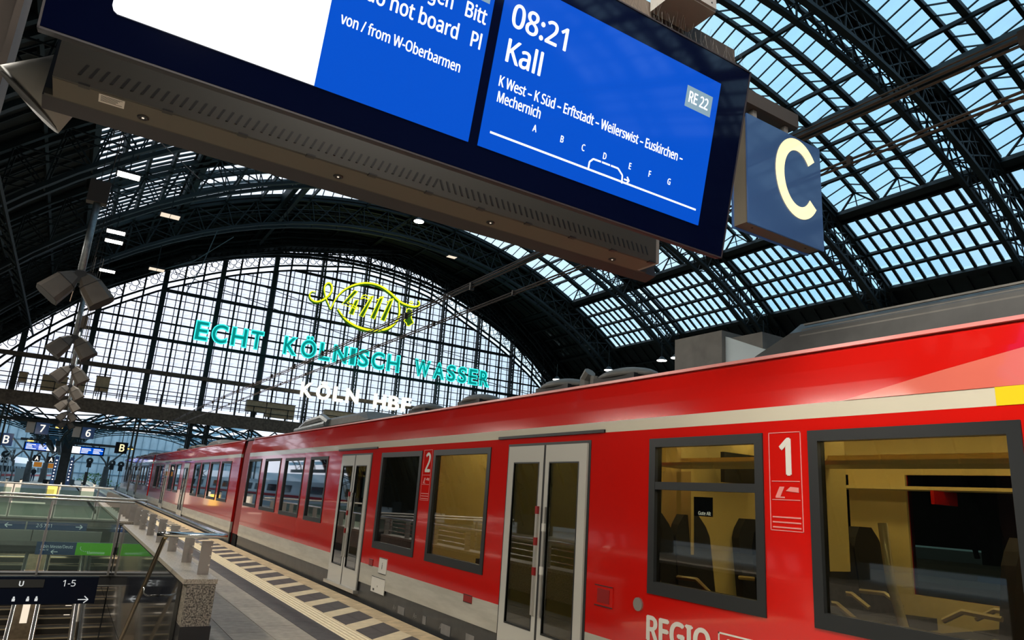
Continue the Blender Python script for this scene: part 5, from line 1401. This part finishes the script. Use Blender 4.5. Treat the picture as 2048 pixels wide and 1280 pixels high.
be = obj('bell', MB().prism([NG(x, z) for x, z in bell], (0, .08, 0)), M['olive'], ns); obj('neon_tube', MB().tube([Vector(NG(x, z)) + Vector((0, -.05, 0)) for x, z in bell + [bell[0]]], .045, 5), M['yellow'], be)
obj('ring', MB().tube([Vector(NG(25.15 + .14 * math.cos(a), 17.68 + .14 * math.sin(a))) for a in [i * .6 for i in range(12)]], .05, 5), M['yellow'], ns)

# ================================================================ EQUIPMENT BOXES ON THE WALKWAY
for k, (xa, xb, z0, z1, lb_) in enumerate(((-3.85, -3.35, 5.75, 6.45, 'small beige box far left on the walkway'), (-2.45, -.9, 5.35, 6.45, 'widest beige equipment box on the walkway, behind the speaker masts'), (-.75, .25, 5.35, 6.3, 'beige equipment box right beside the widest one, partly behind speakers'),
     (.85, 1.75, 5.75, 6.85, 'beige equipment box alone right of the speaker masts'), (11.7, 13.2, 5.6, 6.5, 'grey beige low box on the walkway, left of the lettering'), (13.3, 15.6, 5.3, 6.5, 'wide grey beige cabinet on the walkway, below the lettering KÖLN'), (18.2, 21.2, 5.1, 6.5, 'wide cabinet on the walkway, above the far train roof'))):
    t = thing('equipment_box', lb_, 'box', ((xa + xb) / 2, 58.6, z0 + H), 'equipment boxes on the walkway')
    obj('box_body', MB().box(xa * .98, xb * .98, 58.55, 59.2, z0 + H - .05, z1 * .98 + H), M['box'], t)
    obj('box_lid', MB().box(xa * .98 - .03, xb * .98 + .03, 58.5, 59.25, z1 * .98 + H, z1 * .98 + H + .05), M['walk'], t)
    obj('box_leg', MB().box(xa * .98, xa * .98 + .06, 58.6, 58.7, 6.75, z0 + H - .05).box(xb * .98 - .06, xb * .98, 58.6, 58.7, 6.75, z0 + H - .05), M['walk'], t)
cr_ = thing('wooden_case', 'brown wooden case beside the crown of the stepped catwalk', 'box', (21.6, 55.6, 22)); cz = PG(12, 1.4)
obj('case_body', MB().box(cz.x - .9, cz.x + 1.2, YP - .3, YP + .5, cz.z + .2, cz.z + 1.9), M['box'], cr_)
for dx in (-.9, -.1, .7): obj('case_batten', MB().box(cz.x + dx, cz.x + dx + .1, YP - .34, YP - .3, cz.z + .2, cz.z + 1.9), M['brown'], cr_)

# ================================================================ BEYOND THE SCREEN
def canopy(xc, w, y0, y1, label):
    t = struct('trim_10', None, None, label); hw = w / 2
    def A(a, dr, y): return Vector((xc + (hw + dr) * math.sin(R(a)), y, 3.6 + (3.6 + dr) * math.cos(R(a))))
    b = MB(); rb_ = MB()
    nseg = 15
    y = y0
    while y < y1:
        for i in range(nseg):
            a0 = -78 + 156 * i / nseg; a1 = a0 + 156 / nseg * .60
            b.add([A(a0, 0, y + .1), A(a1, 0, y + .1), A(a1, 0, y + 5.9), A(a0, 0, y + 5.9)], [(0, 1, 2, 3)])
        for i in range(18):
            a0 = -88 + 176 * i / 18; a1 = a0 + 176 / 18
            rb_.bar(A(a0, -.1, y), A(a1, -.1, y), .14, .14, up=(0, 1, 0)); rb_.bar(A(a0, -.75, y), A(a1, -.75, y), .10, .10, up=(0, 1, 0))
            rb_.bar(A(a0, -.1 if i % 2 else -.75, y), A(a1, -.75 if i % 2 else -.1, y), .06, .06, up=(0, 1, 0))
        y += 6
    o = obj('canopy_sheets', b, M['canopyblue'], t); o['kind'] = 'stuff'; o = obj('canopy_ribs', rb_, M['steel2'], t); o['kind'] = 'stuff'
    b = MB()
    for s_ in (-1, 1): b.box(xc + s_ * hw - .15, xc + s_ * hw + .15, y0, y1, 3.4, 3.8)
    obj('canopy_beam', b, M['steel2'], t)
canopy(-9.5, 16.5, 64, 99, 'left barrel canopy with open slits, beyond the hall'); canopy(7.6, 16.5, 64, 105, 'barrel canopy with open slits over the red train track'); canopy(24.8, 16.5, 64, 105, 'right barrel canopy beyond the hall')
for xc in (-1.0, 16.2):
    struct('ceiling', MB().box(xc - 2.2, xc - .25, 80, 104, 5.9, 6.05).box(xc + .25, xc + 2.2, 80, 104, 5.9, 6.05).box(xc - .3, xc + .3, 64, 104, 3.9, 4.1), M['canopyblue'], 'gutter deck between two far canopies')
    b = MB()
    for i in range(12): b.bar((xc - 2.6 + (i % 2) * 5.2, 64 + i * 3, 5.5), (xc + 2.6 - (i % 2) * 5.2, 67 + i * 3, 6.2), .10); b.bar((xc - 2.8, 64 + i * 5, 5.3), (xc + 2.8, 64 + i * 5, 5.3), .14)
    struct('trim_11', b, M['steel'], 'braces between two far canopies')
def tree_col(x, y, label):
    t = thing('canopy_column', label, 'column', (x, y, 0), 'branching columns of the far canopies')
    obj('shaft', MB().tube([(x, y, 0), (x, y, 2.4)], .3, 8, True, rs=[.42, .28]), M['stone'], t)
    for s_ in (-1, 1):
        obj('branch', MB().tube([(x, y, 2.3), (x + s_ * .25, y, 2.9), (x + s_ * .8, y, 3.5), (x + s_ * 2.2, y, 5.0)], .1, 6), M['stone'], t)
        obj('branch', MB().tube([(x, y, 2.3), (x, y + s_ * .9, 3.6)], .09, 6), M['stone'], t)
for x, y, lb_ in ((-5.2, 102, 'far concrete column at the left, before the white train'), (-3.5, 104, 'far concrete column left of the standing person'), (-1.9, 106, 'far concrete column right of the standing person'),
                  (.95, 112, 'branching canopy column right of the dark information column'), (4.5, 100, 'branching canopy column beside the red train end')):
    tree_col(x, y, lb_)
ic = thing('information_column', 'dark brown column with blue lit strips on both sides at the platform axis', 'column', (.05, 88, 0))
obj('column_body', MB().box(-.45, .45, 87.6, 88.4, 0, 4.3), M['brownpole'], ic)
for s_ in (-1, 1):
    p = obj('blue_panel', MB().box(s_ * .68 - .18, s_ * .68 + .18, 87.5, 87.7, .1, 3.0), M['signblue'], ic)
    b = MB()
    for i in range(7): b.box(s_ * .68 - .07, s_ * .68 + random.uniform(.0, .1), 87.48, 87.5, .6 + i * .32, .72 + i * .32)
    obj('panel_lettering', b, M['lcdtext'], p)
obj('cross_beam', MB().box(-4.2, 4.6, 87.7, 88.0, 4.35, 4.6), M['brownpole'], ic)
def small_display(x0, x1, label, wl_):
    t = thing('departure_display', label, 'display', ((x0 + x1) / 2, 88, 3.1), 'far departure displays')
    z0, z1 = 3.35, 4.25
    obj('case', MB().box(x0, x1, 87.9, 88.5, z0, z1), M['navy'], t)
    wa, wb_ = (x0 + .12, x0 + .95) if wl_ else (x1 - .95, x1 - .12)
    obj('blue_screen', MB().box(x0 + .12, x1 - .12, 87.88, 87.9, z0 + .12, z1 - .1), M['blue'], t)
    obj('white_screen', MB().box(wa, wb_, 87.86, 87.88, z0 + .12, z1 - .1), M['lcdwhite'], t)
    b = MB(); xx = (wb_ + .1) if wl_ else x0 + .2
    for c_ in (xx, xx + 1.1):
        for i in range(4): b.box(c_, c_ + random.uniform(.4, .9), 87.85, 87.88, z1 - .28 - i * .14, z1 - .22 - i * .14)
    obj('screen_lettering', b, M['lcdtext'], t)
    obj('hanger', MB().box(x0 + .5, x0 + .6, 88.1, 88.2, z1, 4.4).box(x1 - .6, x1 - .5, 88.1, 88.2, z1, 4.4), M['brown'], t)
small_display(.25, 3.45, 'small far departure display right of the information column, white block left', True)
small_display(-3.8, -.85, 'small far departure display left of the information column, white block right', False)
def far_sign(ch, xc, zc, y, s, label, face='signblue', m='lighttext', box=True, top=None):
    t = thing('track_sign', label, 'sign', (xc, y, zc)); h = s / 2
    obj('panel', MB().box(xc - h, xc + h, y, y + .25, zc - h, zc + h), M[face], t)
    text_obj('letter', ch, M[m], s * .62, (xc - s * .2, y - .02, zc - s * .31), (1, 0, 0), (0, 0, 1), t, xs=.85, depth=.01, bold=.02)
    if box: obj('side_box', MB().box(xc - h - .55, xc - h - .08, y + .1, y + .5, zc - h + .05, zc + h), M['white'], t)
    obj('hanger', MB().box(xc - .03, xc + .03, y + .1, y + .16, zc + h, top or zc + h + .8), M['brown'], t)
far_sign('7', -1.72, 4.36, 58.7, .78, 'blue track sign reading 7 with a pale box, under the walkway girder', m='ivory', top=4.8); far_sign('6', 1.05, 4.33, 58.7, .78, 'blue sign for track 6 hanging right of the lowest loudspeakers', m='ivory', top=4.8)
far_sign('B', 3.95, 3.85, 70, .95, 'black sign with a glowing B beside the far end of the red train', 'signdark', 'Cletter', False, 6.75)
far_sign('B', -4.35, 3.75, 70, 1.0, 'dark blue sign with a B at the left edge', 'signblue', 'ivory', False, 6.4)
for k, (x, y, z) in enumerate(((-1.4, 82, 5.75), (1.05, 82, 5.85), (-3.1, 82, 4.2), (5.2, 78, 4.1), (-.9, 70, 5.1))):
    t = thing('sodium_lamp', ['yellow lamp between the lowest loudspeakers and the left track sign', 'yellow lamp just right of the lowest loudspeakers', 'yellow lamp above the left far display', 'yellow lamp over the far end of the red train', 'pale yellow lamp below the last speakers'][k], 'lamp', (x, y, z))
    obj('lamp_shade', MB().tube([(x, y, z + .3), (x, y, z)], .3, 10, True, rs=[.08, .32]), M['brown'], t); obj('bulb', MB().disc((x, y, z - .08), (0, 0, 1), .26, .1, 10), M['lampyellow'], t)
def signal(x, y, z, label):
    t = thing('track_signal', label, 'signal', (x, y, z), 'dark signals at the platform end')
    obj('signal_head', MB().tube([(x, y, z), (x, y + .12, z)], .42, 12).box(x - .28, x + .28, y, y + .15, z - .9, z - .35), M['black'], t)
    obj('signal_post', MB().box(x - .05, x + .05, y + .1, y + .2, -.9, z), M['black'], t); obj('signal_lamp', MB().disc((x, y - .02, z + .05), (0, 1, 0), .10, .02, 10), M['white'], t)
signal(5.6, 112, 3.0, 'round dark signal right of the B sign'); signal(6.7, 112, 2.9, 'dark signal nearest the red train end'); signal(2.9, 112, 3.1, 'dark signal under the right far display'); signal(-5.6, 96, 2.9, 'dark signal group at the left edge, below the cross')
for k, (x, z) in enumerate(((-5.0, 3.2), (-5.4, 2.4), (6.2, 3.5))):
    b = MB().box(x - .04, x + .04, 92.1, 92.18, -.9, z).bar((x - .4, 92, z - .35), (x + .4, 92, z + .35), .1).bar((x - .4, 92, z + .35), (x + .4, 92, z - .35), .1)
    tag(obj('cross_marker', b, M['white']), ['upper white cross marker at the left edge', 'lower white cross marker at the left edge', 'white cross marker beside the far B sign'][k], 'marker')
for k, (x, z, ch) in enumerate(((-2.75, 2.75, 'A'), (-1.35, 2.7, 'A'))):
    t = far_sign(ch, x, z, 98, .7, ['small dark sign with an A, left one, below the left far display', 'small dark sign with an A, right one, beside the information column'][k], 'signdark', 'ivory', False, (5.6, 4.1)[k])
    tag(obj('orange_board', MB().box(x - .15, x + .65, 98.3, 98.35, z - .95, z - .4), M['orange']), ['orange board below the left A sign', 'orange board below the right A sign'][k], 'board')
# white long distance train curving away
def curve_pt(s_):   # s_ in metres along the train from its nose
    y = 150 - s_; x = -2.2 - .0011 * s_ * s_ - .035 * s_
    return x, y
wt = thing('white_train', 'long white high speed train with a red band, beyond the left platforms', 'train', (-9, 110, -.8))
def wsec(x, y, k=1.0, w=1.45):
    return [(x - w * k, y, -.6), (x + w * k, y, -.6), (x + (w + .05) * k, y, .9), (x + w * k * .92, y, 1.9 * k + .2), (x + w * k * .5, y, 2.75 * k + .1), (x - w * k * .5, y, 2.75 * k + .1), (x - w * k * .92, y, 1.9 * k + .2), (x - (w + .05) * k, y, .9)]
secs = [wsec(*curve_pt(0), .25), wsec(*curve_pt(2), .6), wsec(*curve_pt(4.5), .88)] + [wsec(*curve_pt(s_)) for s_ in range(8, 140, 6)]
obj('body', MB().strip(secs), M['icewhite'], wt, False)
b, c_ = MB(), MB()
for s_ in range(8, 134, 3):
    (xa, ya), (xb, yb) = curve_pt(s_), curve_pt(s_ + 2.1)
    if s_ % 24 != 8: c_.hexa([(xa + 1.44, ya, 1.05), (xb + 1.44, yb, 1.05), (xb + 1.53, yb, 1.05), (xa + 1.53, ya, 1.05), (xa + 1.38, ya, 1.7), (xb + 1.38, yb, 1.7), (xb + 1.47, yb, 1.7), (xa + 1.47, ya, 1.7)])
for s_ in range(8, 134, 6):
    (xa, ya), (xb, yb) = curve_pt(s_), curve_pt(s_ + 6)
    b.hexa([(xa + 1.46, ya, .55), (xb + 1.46, yb, .55), (xb + 1.52, yb, .55), (xa + 1.52, ya, .55), (xa + 1.46, ya, .78), (xb + 1.46, yb, .78), (xb + 1.54, yb, .78), (xa + 1.54, ya, .78)])
tag(obj('red_band', b, M['icered'], wt), 'red band along the side'); obj('window_band', c_, M['icewin'], wt)
(xa, ya) = curve_pt(3); obj('windscreen', MB().box(xa - .7, xa + .7, ya - .4, ya + .2, 1.35, 1.75), M['icewin'], wt)
# facade, shrub
fc = thing('glass_facade', 'pale blue glass building front behind the platform end', 'building', (12, 172, 0))
obj('facade_glass', MB().box(-30, 60, 172, 173, -2, 10.5), M['facade'], fc)
b = MB()
for i in range(60): b.box(-30 + i * 1.5, -29.9 + i * 1.5, 171.85, 172, -2, 10.5)
for z in (1.2, 3.4, 5.2, 7.0): b.box(-30, 60, 171.8, 172, z, z + .18)
o = obj('facade_mullions', b, M['facademul'], fc); o['kind'] = 'stuff'
sh = thing('shrub', 'green shrub hedge behind the platform end fence', 'shrub', (5.2, 150, -.9))
b = MB()
for i in range(420):
    x = random.gauss(5.2, 1.6); h = 1.5 * math.exp(-((x - 5.2) / 2.6) ** 2); p = Vector((x, 150 + random.uniform(-.8, .8), -.9 + random.uniform(.2, 1) * (h + .9)))
    d = Vector((random.uniform(-1, 1), random.uniform(-1, 1), random.uniform(-1, 1))) * .28; e_ = Vector((random.uniform(-1, 1), random.uniform(-1, 1), random.uniform(-1, 1))) * .28
    b.add([p, p + d, p + e_], [(0, 1, 2)])
o = obj('foliage', b, M['leaf'], sh); o['kind'] = 'stuff'; obj('branches', MB().tube([(5.2, 150, -.9), (5.3, 150, .8)], .08, 6).tube([(4.2, 150, -.9), (4.0, 150, .3)], .06, 6), M['brown'], sh)
# platform furniture far away
for k, (x, y, w, h, m) in enumerate(((-4.0, 97, .8, 1.5, 'white'), (-1.0, 95, 1.2, .5, 'black'), (.9, 95, 1.0, .7, 'concrete'), (2.6, 103, .35, 1.6, 'brownpole'))):
    t = thing(['ticket_machine', 'bench', 'planter', 'bin_post'][k], ['pale ticket machine left of the standing person', 'dark bench left of the information column', 'grey block planter right of the information column', 'brown slim post before the green shrub'][k], ['machine', 'bench', 'planter', 'post'][k], (x, y, 0))
    obj('body', MB().box(x - w / 2, x + w / 2, y, y + .4, .08, h), M[m], t); obj('foot', MB().box(x - w * .4, x + w * .4, y + .05, y + .35, 0, .08), M['black'], t)
# standing person
def person(x, y, label, jacket):
    t = thing('person', label, 'person', (x, y, 0))
    J = {'pel': (0, 0, .92), 'sp': (0, 0, 1.15), 'ch': (0, 0, 1.36), 'nk': (0, 0, 1.50), 'hd': (0, -.01, 1.60), 'ht': (0, -.01, 1.70)}
    V = [(0, 0, .94), (0, .01, 1.15), (0, 0, 1.34), (0, 0, 1.47), (0, -.02, 1.57), (0, -.01, 1.69),
         (-.18, 0, 1.40), (-.25, 0, 1.14), (-.17, -.12, .98), (-.10, -.16, .98), (.18, 0, 1.40), (.25, 0, 1.14), (.17, -.12, .98), (.10, -.16, .98),
         (-.10, 0, .86), (-.12, -.01, .48), (-.12, .02, .08), (-.12, -.14, .04), (.10, 0, .86), (.12, -.01, .48), (.12, .02, .08), (.12, -.14, .04)]
    Rr = [.16, .15, .18, .07, .095, .085, .085, .065, .045, .035, .085, .065, .045, .035, .11, .08, .055, .045, .11, .08, .055, .045]
    E_ = [(0, 1), (1, 2), (2, 3), (3, 4), (4, 5), (2, 6), (6, 7), (7, 8), (8, 9), (2, 10), (10, 11), (11, 12), (12, 13), (0, 14), (14, 15), (15, 16), (16, 17), (0, 18), (18, 19), (19, 20), (20, 21)]
    me = D.meshes.new('body'); me.from_pydata([(x + a, y + b_, c) for a, b_, c in V], E_, [])
    o = D.objects.new('body', me); COL.objects.link(o)
    md = o.modifiers.new('s', 'SKIN'); o.modifiers.new('d', 'SUBSURF').levels = 1
    for i, sv in enumerate(me.skin_vertices[0].data): sv.radius = (Rr[i], Rr[i]); sv.use_root = (i == 0)
    bpy.context.view_layer.update()
    m2 = D.meshes.new_from_object(o.evaluated_get(bpy.context.evaluated_depsgraph_get())); D.objects.remove(o)
    for m in (jacket, M['jeans'], M['skin'], M['hair'], M['black']): m2.materials.append(m)
    for p in m2.polygons:
        c = p.center; p.use_smooth = True
        p.material_index = 4 if c.z < .12 else (1 if c.z < .88 else (0 if c.z < 1.50 else 2))
        if c.z > 1.64 or (c.z > 1.54 and c.y > y + .0): p.material_index = 3
    m2.name = 'body'; link('body', m2, t); return t
person(-3.0, 108, 'person in a dark jacket standing at the far end of the platform', M['cloth'])
person(-5.9, 100, 'person in a red jacket at the far left, before the white train', M['redmatt'])
